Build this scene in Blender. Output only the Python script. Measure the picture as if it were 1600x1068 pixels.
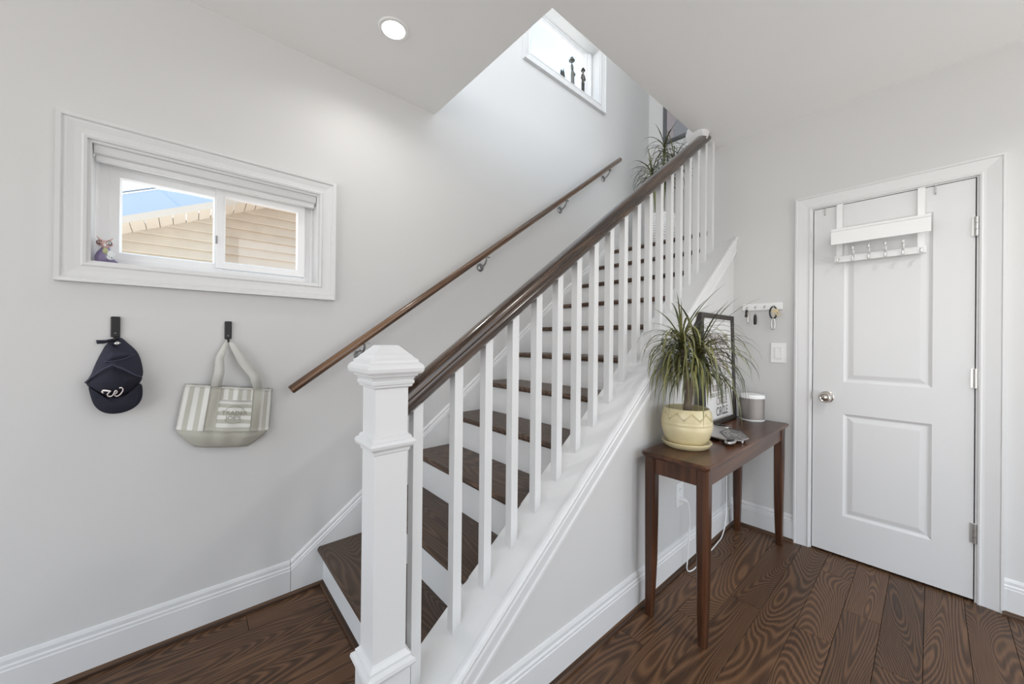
import bpy, math, random
from mathutils import Vector, Matrix
random.seed(7)
for o in list(bpy.data.objects): bpy.data.objects.remove(o, do_unlink=True)
SC = bpy.context.scene
COL = SC.collection

# ---------------------------------------------------------------- camera
F_PX, YAW, CY, ROLL, EYE, PITCH = 574.282, 41.256, 530.082, 0.573, 1.235, 0.136
def make_camera():
    a, t, r = (math.radians(v) for v in (YAW, PITCH, ROLL))
    fw = Vector((-math.cos(a), math.sin(a), 0)); rt = Vector((math.sin(a), math.cos(a), 0)); up = Vector((0, 0, 1))
    f2 = fw*math.cos(t) + up*math.sin(t); u2 = up*math.cos(t) - fw*math.sin(t)
    r3 = rt*math.cos(r) + u2*math.sin(r); u3 = u2*math.cos(r) - rt*math.sin(r)
    cd = bpy.data.cameras.new('camera'); cd.sensor_width = 36; cd.sensor_fit = 'HORIZONTAL'
    cd.lens = F_PX/1600*36; cd.shift_y = -(534-CY)/1600; cd.clip_start = 0.05; cd.clip_end = 200
    c = bpy.data.objects.new('camera', cd); COL.objects.link(c)
    m = Matrix((r3, u3, -f2)).transposed().to_4x4(); m.translation = (0, 0, EYE)
    c.matrix_world = m; SC.camera = c
make_camera()

# ---------------------------------------------------------------- sky and exposure
def make_world():
    w = bpy.data.worlds.new('sky'); SC.world = w; w.use_nodes = True
    nt = w.node_tree; nt.nodes.clear()
    out = nt.nodes.new('ShaderNodeOutputWorld'); bg = nt.nodes.new('ShaderNodeBackground')
    tc = nt.nodes.new('ShaderNodeTexCoord'); sp = nt.nodes.new('ShaderNodeSeparateXYZ')
    mp = nt.nodes.new('ShaderNodeMapRange'); mp.inputs[1].default_value = -1; mp.inputs[2].default_value = 1
    cr = nt.nodes.new('ShaderNodeValToRGB')
    nt.links.new(tc.outputs['Generated'], sp.inputs[0]); nt.links.new(sp.outputs[2], mp.inputs[0])
    nt.links.new(mp.outputs[0], cr.inputs[0]); nt.links.new(cr.outputs[0], bg.inputs[0]); nt.links.new(bg.outputs[0], out.inputs[0])
    e = cr.color_ramp.elements
    e[0].position = 0.0; e[0].color = (0.30, 0.295, 0.285, 1)         # ground outside
    e[1].position = 1.0; e[1].color = (0.08, 0.15, 0.26, 1)
    for p, c in ((0.487, (0.33, 0.328, 0.322, 1)), (0.513, (0.38, 0.38, 0.38, 1)), (0.66, (0.275, 0.31, 0.355, 1)), (0.82, (0.128, 0.203, 0.285, 1))):
        n = e.new(p); n.color = c
    bg.inputs[1].default_value = 2.6
make_world()
SC.view_settings.view_transform = 'Standard'; SC.view_settings.look = 'None'
SC.view_settings.gamma = 1; SC.view_settings.exposure = 1.65; SC.view_settings.use_curve_mapping = False
SC.cycles.use_denoising = True
SC.cycles.max_bounces = 10; SC.cycles.diffuse_bounces = 7; SC.cycles.glossy_bounces = 4; SC.cycles.transparent_max_bounces = 12
SC.cycles.sample_clamp_indirect = 8

def area_lamp(name, loc, size, power, rot=(0, 0, 0), color=(1, 0.985, 0.96), spread=math.pi, parent=None):
    l = bpy.data.lights.new(name, 'AREA'); l.shape = 'DISK'; l.size = size; l.energy = power; l.color = color; l.spread = spread
    o = bpy.data.objects.new(name, l); COL.objects.link(o); o.rotation_euler = rot
    if parent: o.parent = parent; o.location = Vector(loc) - parent.location
    else: o.location = loc
    return o

# ---------------------------------------------------------------- materials
def nmat(name):
    m = bpy.data.materials.new(name); m.use_nodes = True
    return m, m.node_tree, m.node_tree.nodes['Principled BSDF']
def plain(name, col, rough=0.5, metal=0.0, bump=0.0, bscale=200, var=0.0, coat=0.0, spec=0.5):
    m, nt, b = nmat(name)
    b.inputs['Base Color'].default_value = (*col, 1); b.inputs['Roughness'].default_value = rough
    b.inputs['Metallic'].default_value = metal; b.inputs['Coat Weight'].default_value = coat
    b.inputs['Specular IOR Level'].default_value = spec
    tc = nt.nodes.new('ShaderNodeTexCoord')
    if bump:
        n = nt.nodes.new('ShaderNodeTexNoise'); n.inputs['Scale'].default_value = bscale; n.inputs['Detail'].default_value = 3
        bp = nt.nodes.new('ShaderNodeBump'); bp.inputs['Strength'].default_value = bump; bp.inputs['Distance'].default_value = 0.002
        nt.links.new(tc.outputs['Object'], n.inputs['Vector']); nt.links.new(n.outputs[0], bp.inputs['Height']); nt.links.new(bp.outputs[0], b.inputs['Normal'])
    if var:
        n = nt.nodes.new('ShaderNodeTexNoise'); n.inputs['Scale'].default_value = 6; n.inputs['Detail'].default_value = 4
        cr = nt.nodes.new('ShaderNodeValToRGB')
        cr.color_ramp.elements[0].position = 0.3; cr.color_ramp.elements[1].position = 0.7
        cr.color_ramp.elements[0].color = (*[c*(1-var) for c in col], 1); cr.color_ramp.elements[1].color = (*[min(1, c*(1+var)) for c in col], 1)
        nt.links.new(tc.outputs['Object'], n.inputs['Vector']); nt.links.new(n.outputs[0], cr.inputs[0]); nt.links.new(cr.outputs[0], b.inputs['Base Color'])
    return m
def wood(name, cols, axis=1, rough=0.4, freq=9.0, across=7.0, along=0.75, contrast=1.0, coat=0.0, tint_var=0.35, fibre=0.5, bump=0.15, pitch=0.0):
    """open-grain wood: contour lines of a stretched noise give cathedral grain; each object gets its own stretch of it"""
    m, nt, b = nmat(name); N, L = nt.nodes.new, nt.links.new
    tc = N('ShaderNodeTexCoord'); oi = N('ShaderNodeObjectInfo')
    def math_(op, a, bb=None, clamp=False):
        n = N('ShaderNodeMath'); n.operation = op; n.use_clamp = clamp
        for i, v in enumerate((a, bb)):
            if v is None: continue
            if isinstance(v, (int, float)): n.inputs[i].default_value = v
            else: L(v, n.inputs[i])
        return n.outputs[0]
    off = math_('MULTIPLY', oi.outputs['Random'], 57.0)
    cmb = N('ShaderNodeCombineXYZ'); L(off, cmb.inputs[0]); L(math_('MULTIPLY', oi.outputs['Random'], 31.0), cmb.inputs[1]); L(off, cmb.inputs[2])
    pre = N('ShaderNodeMapping'); pre.inputs['Rotation'].default_value = (-pitch, 0, 0); L(tc.outputs['Object'], pre.inputs['Vector'])
    def mapped(sa, sl):
        mp = N('ShaderNodeMapping'); s = [sa]*3; s[axis] = sl
        mp.inputs['Scale'].default_value = s; L(pre.outputs[0], mp.inputs['Vector'])
        ad = N('ShaderNodeVectorMath'); ad.operation = 'ADD'; L(mp.outputs[0], ad.inputs[0]); L(cmb.outputs[0], ad.inputs[1]); return ad.outputs[0]
    n1 = N('ShaderNodeTexNoise'); n1.inputs['Scale'].default_value = 1; n1.inputs['Detail'].default_value = 1.3; n1.inputs['Roughness'].default_value = 0.45; n1.inputs['Distortion'].default_value = 0.4
    L(mapped(across, along), n1.inputs['Vector'])
    ring = math_('SINE', math_('MULTIPLY', n1.outputs[0], freq*6.2832))
    ring = math_('MULTIPLY', math_('ADD', ring, 1.0), 0.5)
    ring = math_('POWER', ring, 1.6)
    n2 = N('ShaderNodeTexNoise'); n2.inputs['Scale'].default_value = 1; n2.inputs['Detail'].default_value = 3
    L(mapped(260, 7), n2.inputs['Vector'])
    n3 = N('ShaderNodeTexNoise'); n3.inputs['Scale'].default_value = 1; n3.inputs['Detail'].default_value = 2
    L(mapped(3.0, 1.2), n3.inputs['Vector'])
    fac = math_('ADD', math_('MULTIPLY', ring, 0.55*contrast), math_('MULTIPLY', n2.outputs[0], fibre))
    fac = math_('ADD', fac, math_('MULTIPLY', n3.outputs[0], 0.45))
    fac = math_('SUBTRACT', fac, 0.3)
    cr = N('ShaderNodeValToRGB'); e = cr.color_ramp.elements
    e[0].position = 0.05; e[0].color = (*cols[0], 1); e[1].position = 0.85; e[1].color = (*cols[2], 1)
    mid = e.new(0.42); mid.color = (*cols[1], 1)
    L(fac, cr.inputs[0])
    hv = N('ShaderNodeHueSaturation'); L(cr.outputs[0], hv.inputs['Color'])
    L(math_('ADD', math_('MULTIPLY', oi.outputs['Random'], tint_var), 1.0-tint_var/2), hv.inputs['Value'])
    L(hv.outputs[0], b.inputs['Base Color'])
    b.inputs['Specular IOR Level'].default_value = 0.35
    b.inputs['Roughness'].default_value = rough; b.inputs['Coat Weight'].default_value = coat; b.inputs['Coat Roughness'].default_value = 0.15
    bp = N('ShaderNodeBump'); bp.inputs['Strength'].default_value = bump; bp.inputs['Distance'].default_value = 0.002
    L(fac, bp.inputs['Height']); L(bp.outputs[0], b.inputs['Normal'])
    return m
def emit(name, col, s):
    m = bpy.data.materials.new(name); m.use_nodes = True; nt = m.node_tree; nt.nodes.clear()
    o = nt.nodes.new('ShaderNodeOutputMaterial'); e = nt.nodes.new('ShaderNodeEmission'); e.inputs[0].default_value = (*col, 1); e.inputs[1].default_value = s
    nt.links.new(e.outputs[0], o.inputs[0]); return m
def glass(name, tint=(1, 1, 1), refl=0.05):
    m = bpy.data.materials.new(name); m.use_nodes = True; nt = m.node_tree; nt.nodes.clear()
    o = nt.nodes.new('ShaderNodeOutputMaterial'); t = nt.nodes.new('ShaderNodeBsdfTransparent'); g = nt.nodes.new('ShaderNodeBsdfGlossy'); x = nt.nodes.new('ShaderNodeMixShader')
    t.inputs[0].default_value = (*tint, 1); g.inputs['Roughness'].default_value = 0.02; x.inputs[0].default_value = refl
    nt.links.new(t.outputs[0], x.inputs[1]); nt.links.new(g.outputs[0], x.inputs[2]); nt.links.new(x.outputs[0], o.inputs[0]); return m
def striped(name, a, b, n, axis):
    """woven stripes running over the cloth's own UV"""
    m, nt, bs = nmat(name); N, L = nt.nodes.new, nt.links.new
    uv = N('ShaderNodeUVMap'); sp = N('ShaderNodeSeparateXYZ'); L(uv.outputs[0], sp.inputs[0])
    mu = N('ShaderNodeMath'); mu.operation = 'MULTIPLY'; mu.inputs[1].default_value = n; L(sp.outputs[axis], mu.inputs[0])
    fr = N('ShaderNodeMath'); fr.operation = 'FRACT'; L(mu.outputs[0], fr.inputs[0])
    cr = N('ShaderNodeValToRGB'); cr.color_ramp.interpolation = 'LINEAR'; e = cr.color_ramp.elements
    e[0].position = 0.47; e[0].color = (*a, 1); e[1].position = 0.53; e[1].color = (*b, 1)
    L(fr.outputs[0], cr.inputs[0]); L(cr.outputs[0], bs.inputs['Base Color']); bs.inputs['Roughness'].default_value = 0.9
    tc = N('ShaderNodeTexCoord'); no = N('ShaderNodeTexNoise'); no.inputs['Scale'].default_value = 350; bp = N('ShaderNodeBump'); bp.inputs['Strength'].default_value = 0.25; bp.inputs['Distance'].default_value = 0.001
    L(tc.outputs['Object'], no.inputs['Vector']); L(no.outputs[0], bp.inputs['Height']); L(bp.outputs[0], bs.inputs['Normal'])
    return m

M = dict(
    wall=plain('wall_paint', (0.65, 0.645, 0.635), 0.55, bump=0.05, bscale=90),
    ceil=plain('ceiling_paint', (0.91, 0.91, 0.90), 0.8),
    trim=plain('trim_paint', (0.715, 0.715, 0.712), 0.38),
    vinyl=plain('window_vinyl', (0.86, 0.86, 0.86), 0.3),
    floor=wood('oak_floor', [(0.036, 0.017, 0.0085), (0.115, 0.057, 0.028), (0.195, 0.100, 0.050)], 1, 0.42, freq=62, across=4.2, along=0.75, contrast=0.85),
    subfloor=plain('subfloor_wood', (0.20, 0.13, 0.075), 0.8),
    shoe=wood('oak_shoe', [(0.03, 0.015, 0.009), (0.065, 0.034, 0.019), (0.13, 0.07, 0.038)], 1, 0.4, freq=4, across=20),
    shoex=wood('oak_shoe_cross', [(0.03, 0.015, 0.009), (0.065, 0.034, 0.019), (0.13, 0.07, 0.038)], 0, 0.4, freq=4, across=20),
    tread=wood('oak_tread', [(0.028, 0.016, 0.010), (0.085, 0.051, 0.033), (0.150, 0.094, 0.060)], 0, 0.38, freq=55, across=4.2, along=0.7, contrast=0.7),
    rail=wood('oak_rail', [(0.018, 0.009, 0.006), (0.052, 0.027, 0.0155), (0.110, 0.060, 0.033)], 1, 0.22, freq=9, across=22, along=0.7, coat=0.6, pitch=math.atan(0.7345)),
    wrail=wood('oak_wall_rail', [(0.05, 0.025, 0.013), (0.14, 0.07, 0.035), (0.25, 0.135, 0.07)], 1, 0.22, freq=6, across=22, along=0.7, coat=0.6, pitch=math.atan(0.7275)),
    table=wood('cherry_table', [(0.030, 0.011, 0.005), (0.095, 0.037, 0.017), (0.165, 0.070, 0.032)], 1, 0.3, freq=3, across=10, along=0.8, contrast=0.5, coat=0.1, tint_var=0.1, bump=0.04),
    tablel=wood('cherry_leg', [(0.030, 0.011, 0.005), (0.085, 0.033, 0.015), (0.155, 0.062, 0.027)], 2, 0.3, freq=3, across=16, along=1.2, contrast=0.5, coat=0.1, tint_var=0.15, bump=0.04),
    steel=plain('brushed_steel', (0.55, 0.54, 0.52), 0.3, 1.0),
    nickel=plain('satin_nickel', (0.60, 0.56, 0.51), 0.22, 1.0),
    iron=plain('dark_bracket', (0.32, 0.32, 0.32), 0.35, 0.9),
    black=plain('black_plastic', (0.012, 0.012, 0.012), 0.45),
    navy=plain('navy_twill', (0.0105, 0.0115, 0.023), 0.85, bump=0.4, bscale=500, var=0.25),
    navy3=plain('faded_navy_seam', (0.050, 0.051, 0.080), 0.85, bump=0.4, bscale=500),
    navy2=plain('worn_navy_twill', (0.024, 0.025, 0.045), 0.85, bump=0.4, bscale=500, var=0.25),
    canvas=plain('sage_canvas', (0.44, 0.43, 0.37), 0.9, bump=0.4, bscale=400, var=0.08),
    canvasw=plain('pale_canvas', (0.60, 0.59, 0.545), 0.9, bump=0.4, bscale=400, var=0.06),
    stripe=striped('striped_canvas', (0.72, 0.715, 0.68), (0.50, 0.49, 0.43), 9.4, 0),
    stripeh=striped('striped_pocket_canvas', (0.72, 0.715, 0.68), (0.48, 0.47, 0.41), 4.0, 1),
    print_=plain('sage_print', (0.30, 0.305, 0.235), 0.8),
    red=plain('dark_red_thread', (0.10, 0.012, 0.015), 0.8),
    white=plain('white_plastic', (0.85, 0.85, 0.84), 0.35),
    whitet=plain('white_thread', (0.85, 0.83, 0.81), 0.7),
    pot=plain('yellow_glaze', (0.66, 0.57, 0.34), 0.28, var=0.10, coat=0.3),
    soil=plain('soil', (0.06, 0.045, 0.03), 0.9, bump=0.8, bscale=60),
    bark=plain('bark', (0.20, 0.15, 0.11), 0.85, bump=0.8, bscale=90, var=0.4),
    leaf=plain('leaf_green', (0.125, 0.122, 0.040), 0.45, var=0.45),
    leafd=plain('leaf_dark', (0.05, 0.062, 0.024), 0.45, var=0.4),
    leafl=plain('leaf_light', (0.19, 0.188, 0.062), 0.45, var=0.3),
    cane=plain('green_cane', (0.16, 0.17, 0.06), 0.6, var=0.4),
    frame=plain('dark_frame', (0.030, 0.024, 0.021), 0.45, var=0.2),
    mat=plain('mat_board', (0.80, 0.79, 0.78), 0.8),
    ink=plain('ink_dark', (0.06, 0.055, 0.055), 0.8), ink2=plain('ink_taupe', (0.26, 0.21, 0.19), 0.8), ink3=plain('ink_sage', (0.30, 0.30, 0.25), 0.8), ink4=plain('ink_mauve', (0.33, 0.27, 0.29), 0.8),
    cover=glass('cover_glass', (1, 1, 1), 0.06),
    spk=plain('speaker_mesh', (0.30, 0.275, 0.26), 0.45, 0.6, bump=0.3, bscale=900),
    pewter=plain('pewter', (0.55, 0.53, 0.52), 0.3, 0.9, bump=0.3, bscale=60),
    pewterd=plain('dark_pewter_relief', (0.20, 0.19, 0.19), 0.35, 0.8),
    gunmetal=plain('dark_pewter', (0.03, 0.03, 0.03), 0.15, 0.8),
    brass=plain('brass', (0.50, 0.41, 0.27), 0.35, 1.0),
    pane=glass('window_glass', (0.97, 0.98, 0.98), 0.04), pane2=glass('screened_glass', (0.86, 0.84, 0.82), 0.04),
    blind=plain('blind_fabric', (0.74, 0.74, 0.735), 0.8),
    siding=plain('beige_siding', (0.56, 0.485, 0.395), 0.7, var=0.05),
    soffit=plain('beige_soffit', (0.58, 0.51, 0.43), 0.7),
    roof=plain('pale_roof', (0.46, 0.45, 0.46), 0.7), roofd=plain('roof_edge', (0.25, 0.27, 0.30), 0.7),
    purple=plain('purple_glaze', (0.24, 0.19, 0.33), 0.3, var=0.3), pink=plain('pink_glaze', (0.62, 0.40, 0.37), 0.3, var=0.2), lilac=plain('pale_glaze', (0.78, 0.80, 0.80), 0.3), lime=plain('lime_glaze', (0.50, 0.52, 0.28), 0.4, var=0.4),
    bronze=plain('grey_bronze', (0.17, 0.16, 0.14), 0.4, 0.3, var=0.3), bronzed=plain('dark_bronze', (0.06, 0.055, 0.05), 0.4, 0.3, var=0.3),
    art1=plain('art_mauve', (0.36, 0.32, 0.33), 0.7), art2=plain('art_grey', (0.27, 0.28, 0.30), 0.7), art3=plain('art_white', (0.8, 0.8, 0.8), 0.7), steelf=plain('grey_frame', (0.11, 0.11, 0.12), 0.4),
    lamp=emit('lamp_diffuser', (1.0, 0.98, 0.94), 6.0),
    basket=plain('white_ceramic', (0.78, 0.78, 0.77), 0.4), basketd=plain('grey_ceramic', (0.42, 0.41, 0.40), 0.5),
)

# ---------------------------------------------------------------- mesh builder
class MB:
    def __init__(s): s.v = []; s.f = []; s.uv = None
    def add(s, vs, fs):
        n = len(s.v); s.v += [tuple(v) for v in vs]; s.f += [tuple(i+n for i in f) for f in fs]; return s
    def box(s, x0, x1, y0, y1, z0, z1):
        return s.add([(x, y, z) for x in (x0, x1) for y in (y0, y1) for z in (z0, z1)],
                     [(0, 1, 3, 2), (4, 6, 7, 5), (0, 4, 5, 1), (2, 3, 7, 6), (0, 2, 6, 4), (1, 5, 7, 3)])
    def prism(s, a, b):
        """closed solid between two matching outlines"""
        n = len(a)
        return s.add(list(a)+list(b), [tuple(range(n))[::-1], tuple(range(n, 2*n))] + [(i, (i+1) % n, n+(i+1) % n, n+i) for i in range(n)])
    def loft(s, rings, closed=True, caps=True, loop=False):
        n = len(rings[0]); vs = [p for r in rings for p in r]; fs = []
        m = len(rings)
        for k in range(m if loop else m-1):
            for i in range(n if closed else n-1):
                a, b2 = k*n+i, k*n+(i+1) % n; c, d = ((k+1) % m)*n+(i+1) % n, ((k+1) % m)*n+i
                fs.append((a, b2, c, d))
        if caps and closed and not loop: fs += [tuple(range(n))[::-1], tuple(range((m-1)*n, m*n))]
        return s.add(vs, fs)
    def lathe(s, prof, c=(0, 0, 0), n=32, axis='z', sx=1.0, sy=1.0, caps=True):
        rings = []
        for r, h in prof:
            ring = []
            for i in range(n):
                t = 2*math.pi*i/n; p = (r*math.cos(t)*sx, r*math.sin(t)*sy, h)
                if axis == 'x': p = (h, p[0], p[1])
                elif axis == 'y': p = (p[1], h, p[0])
                ring.append((p[0]+c[0], p[1]+c[1], p[2]+c[2]))
            rings.append(ring)
        return s.loft(rings, True, caps)
    def tube(s, path, r, n=8, flat=1.0):
        path = [Vector(p) for p in path]; rings = []; prev = None
        for i, p in enumerate(path):
            d = (path[min(i+1, len(path)-1)] - path[max(i-1, 0)]).normalized()
            if prev is None:
                u = d.cross(Vector((0, 0, 1)));
                if u.length < 1e-3: u = d.cross(Vector((1, 0, 0)))
            else: u = prev - d*prev.dot(d)
            u.normalize(); prev = u; w = d.cross(u)
            rr = r[i] if isinstance(r, (list, tuple)) else r
            rings.append([p + u*rr*math.cos(2*math.pi*k/n) + w*rr*flat*math.sin(2*math.pi*k/n) for k in range(n)])
        return s.loft(rings)
    def ball(s, c, rx, ry, rz, n=16, m=10):
        rings = []
        for j in range(m+1):
            t = math.pi*(j/m); t = min(max(t, 0.02), math.pi-0.02)
            rings.append([(c[0]+rx*math.sin(t)*math.cos(2*math.pi*i/n), c[1]+ry*math.sin(t)*math.sin(2*math.pi*i/n), c[2]+rz*math.cos(t)) for i in range(n)])
        return s.loft(rings[::-1])
    def frame(s, u0, u1, v0, v1, prof, fn, sides=4):
        """mitred moulding round a rectangle; prof = closed list of (outward offset, height); fn(u,v,h) -> xyz; sides=3 leaves the bottom open"""
        if sides == 4:
            rings = [[fn(u0-o, v0-o, h) for o, h in prof], [fn(u1+o, v0-o, h) for o, h in prof], [fn(u1+o, v1+o, h) for o, h in prof], [fn(u0-o, v1+o, h) for o, h in prof]]
            return s.loft(rings, True, False, True)
        rings = [[fn(u0-o, v0, h) for o, h in prof], [fn(u0-o, v1+o, h) for o, h in prof], [fn(u1+o, v1+o, h) for o, h in prof], [fn(u1+o, v0, h) for o, h in prof]]
        return s.loft(rings)
    def sheet(s, u, v, holes, fn, t):
        """slab over u x v with rectangular holes; fn(u,v,h), h from 0 (front) to t (back)"""
        us = sorted(set([*u, *[h[0] for h in holes], *[h[1] for h in holes]])); vs = sorted(set([*v, *[h[2] for h in holes], *[h[3] for h in holes]]))
        def hole(i, j):
            if not (0 <= i < len(us)-1 and 0 <= j < len(vs)-1): return True
            a, b = (us[i]+us[i+1])/2, (vs[j]+vs[j+1])/2
            return any(h[0] < a < h[1] and h[2] < b < h[3] for h in holes)
        n = len(vs); vert = [fn(a, b, h) for h in (0, t) for a in us for b in vs]; o = len(us)*n; fs = []
        q = lambda i, j, k: k*o+i*n+j
        for i in range(len(us)-1):
            for j in range(len(vs)-1):
                if hole(i, j): continue
                fs += [(q(i, j, 0), q(i+1, j, 0), q(i+1, j+1, 0), q(i, j+1, 0)), (q(i, j, 1), q(i, j+1, 1), q(i+1, j+1, 1), q(i+1, j, 1))]
                for (di, dj, a, b) in ((-1, 0, (i, j), (i, j+1)), (1, 0, (i+1, j+1), (i+1, j)), (0, -1, (i+1, j), (i, j)), (0, 1, (i, j+1), (i+1, j+1))):
                    if hole(i+di, j+dj): fs.append((q(*a, 0), q(*b, 0), q(*b, 1), q(*a, 1)))
        return s.add(vert, fs)
    def pillow(s, outline, bulge, fn, rings=6, power=2.0, centre=None, back=0.0):
        """domed closed shape over an outline in (u,v); fn(u,v,h)"""
        n = len(outline); cu = centre or (sum(p[0] for p in outline)/n, sum(p[1] for p in outline)/n)
        R = [[fn(p[0], p[1], back) for p in outline]]
        for k in range(rings):
            t = 1 - k/rings
            R.append([fn(cu[0]+(p[0]-cu[0])*t, cu[1]+(p[1]-cu[1])*t, (0.0015 if k == 0 else 0)+bulge*(1-t**power)) for p in outline])
        s.loft(R, True, False); b = len(s.v)-n
        s.add([fn(cu[0], cu[1], bulge)], []); c = len(s.v)-1
        s.f += [(b+i, b+(i+1) % n, c) for i in range(n)]; s.f.append(tuple(range(b-rings*n, b-rings*n+n))[::-1]); return s
    def mesh(s, name, org=(0, 0, 0)):
        me = bpy.data.meshes.new(name)
        me.from_pydata([(v[0]-org[0], v[1]-org[1], v[2]-org[2]) for v in s.v], [], s.f); me.update()
        import bmesh
        bm = bmesh.new(); bm.from_mesh(me); bmesh.ops.remove_doubles(bm, verts=bm.verts, dist=1e-6); bmesh.ops.recalc_face_normals(bm, faces=bm.faces); bm.to_mesh(me); bm.free()
        return me

def obj(name, mb, mat, parent=None, smooth=False, bevel=0.0, org=None, seg=2):
    po = Vector(parent['_org']) if parent else Vector((0, 0, 0))
    og = Vector(org) if org else (po if parent else Vector((0, 0, 0)))
    me = mb.mesh(name, og); me.materials.append(M[mat] if isinstance(mat, str) else mat)
    o = bpy.data.objects.new(name, me); COL.objects.link(o); o['_org'] = tuple(og)
    if parent: o.parent = parent; o.location = og - po
    else: o.location = og
    if smooth:
        for p in me.polygons: p.use_smooth = True
        if smooth == 'auto': me.set_sharp_from_angle(angle=math.radians(38))
    if bevel:
        b = o.modifiers.new('bevel', 'BEVEL'); b.width = bevel; b.segments = seg; b.limit_method = 'ANGLE'; b.angle_limit = math.radians(40)
    return o
def empty(name, loc):
    o = bpy.data.objects.new(name, None); COL.objects.link(o); o.location = loc; o['_org'] = tuple(loc); o.empty_display_size = 0.05; return o
def tag(o, label, cat, group=None):
    o['label'] = label; o['category'] = cat
    if group: o['group'] = group
    return o
def struct(o): o['kind'] = 'structure'; return o
def thing(name, loc, label, cat, group=None): return tag(empty(name, loc), label, cat, group)
def copy_tree(o, parent=None, loc=None):
    c = o.copy(); COL.objects.link(c); c.parent = parent
    if loc is not None: c.location = loc; c['_org'] = tuple(loc)
    for ch in list(o.children): copy_tree(ch, c)
    return c
def text_mesh(body, size, fn, extr=0.0004, spacing=1.0, outline=False):
    cu = bpy.data.curves.new('lettering', 'FONT'); cu.body = body; cu.size = size; cu.align_x = 'CENTER'; cu.align_y = 'CENTER'; cu.space_character = spacing; cu.extrude = extr
    t = bpy.data.objects.new('lettering', cu); COL.objects.link(t); bpy.context.view_layer.update()
    me = bpy.data.meshes.new_from_object(t.evaluated_get(bpy.context.evaluated_depsgraph_get()))
    mb = MB().add([fn(v.co.x, v.co.y, v.co.z) for v in me.vertices], [tuple(p.vertices) for p in me.polygons])
    bpy.data.objects.remove(t, do_unlink=True); return mb

# ================================================================ THE ROOM
XL, YD, ZC, XS = -2.039, 2.843, 2.631, -0.905           # left wall, door wall, ceiling, wall under the stairs
XO, YO = -1.055, 1.132                                   # stairwell opening in the ceiling
YF = 3.74                                                # far wall of the landing
LWX = lambda u, v, h: (XL-h, u, v)                       # left wall plane: u = y, v = z, h goes into the wall
DWX = lambda u, v, h: (u, YD+h, v)
W1 = (-0.286, 0.486, 1.503, 1.957); W2 = (1.94, 2.836, 3.43, 3.93)
RISE, RUN, Y1 = 0.191, 0.2525, 0.5175
SL = RISE/RUN
capz = lambda y: -0.193 + SL*y
nosez = lambda y: -0.1796 + SL*y

wl = struct(obj('wall_left', MB().sheet((-2.8, YF+0.12), (-0.02, 5.3), [W1, W2], LWX, 0.16), 'wall'))
DOOR = (-0.471, 0.139, 0.012, 2.040)
wr = struct(obj('wall_right', MB().sheet((XO, 2.25), (-0.02, ZC), [(DOOR[0]-0.006, DOOR[1]+0.006, -0.02, DOOR[3]+0.006)], DWX, 0.12), 'wall'))
obj('jamb_backing', MB().box(-0.49, 0.16, YD+0.10, YD+0.115, -0.02, 2.06), 'trim', wr)
struct(obj('wall_back', MB().box(-2.2, 0.6, YF, YF+0.12, 1.9, 5.3), 'wall'))
struct(obj('light_blocker_right', MB().box(2.06, 2.18, -2.8, 0.5, -0.12, ZC+0.28), 'wall'))  # unseen wall, added to hold back daylight from the open right side
struct(obj('wall_upper', MB().box(XO, XO+0.12, YD+0.0, YF, ZC+0.02, 5.3), 'wall'))
cl = [(-2.2, -2.8), (2.2, -2.8), (2.2, YD+0.12), (XO, YD+0.12), (XO, YO), (-2.2, YO)]
cl = [(max(x, XL-0.001), y) for x, y in cl]
struct(obj('ceiling', MB().prism([(x, y, ZC) for x, y in cl], [(x, y, ZC+0.28) for x, y in cl]), 'ceil'))
struct(obj('ceiling_upper', MB().box(-2.2, 2.2, -2.8, YF+0.12, 5.3, 5.4), 'ceil'))
ys, ye = 0.474, YD
struct(obj('wall_stairside', MB().prism([(-1.092, ys, -0.02), (-1.092, ye, -0.02), (-1.092, ye, capz(ye)-0.02), (-1.092, ys, capz(ys)-0.02)],
                                       [(XS, ys, -0.02), (XS, ye, -0.02), (XS, ye, capz(ye)-0.02), (XS, ys, capz(ys)-0.02)]), 'wall'))

# ---- floor of oak planks
fl = struct(obj('floor', MB().box(XL, 2.2, -2.8, YD+0.1, -0.12, -0.013), 'subfloor'))
PW = 0.125
plank_mesh = {}
def plank(x0, y0, ln):
    key = round(ln, 2)
    if key not in plank_mesh:
        g = 0.0007; mb = MB()
        a = [(g, g), (PW-g, g), (PW-g, key-g), (g, key-g)]; i = 0.0012
        b = [(g+i, g+i), (PW-g-i, g+i), (PW-g-i, key-g-i), (g+i, key-g-i)]
        mb.loft([[(x, y, -0.013) for x, y in a], [(x, y, -0.001) for x, y in a], [(x, y, 0) for x, y in b]])
        me = mb.mesh('plank'); me.materials.append(M['floor']); plank_mesh[key] = me
    o = bpy.data.objects.new('plank', plank_mesh[key]); COL.objects.link(o); o.parent = fl; o.location = (x0, y0, 0)
rows = []
xx = -0.390
while xx > XL: xx -= PW
while xx < 2.05:
    yend = YD+0.05 if xx+PW > XS+0.002 else 0.56
    yy = -2.8 - random.choice((0, .3, .6, .9))
    while yy < yend - 0.05:
        ln = random.choice((0.6, 0.9, 1.2, 1.5, 1.8))
        ln = min(ln, round(yend-yy, 2))
        if yy+ln > -2.75: plank(xx, yy, ln)
        yy += ln
    xx += PW

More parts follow.
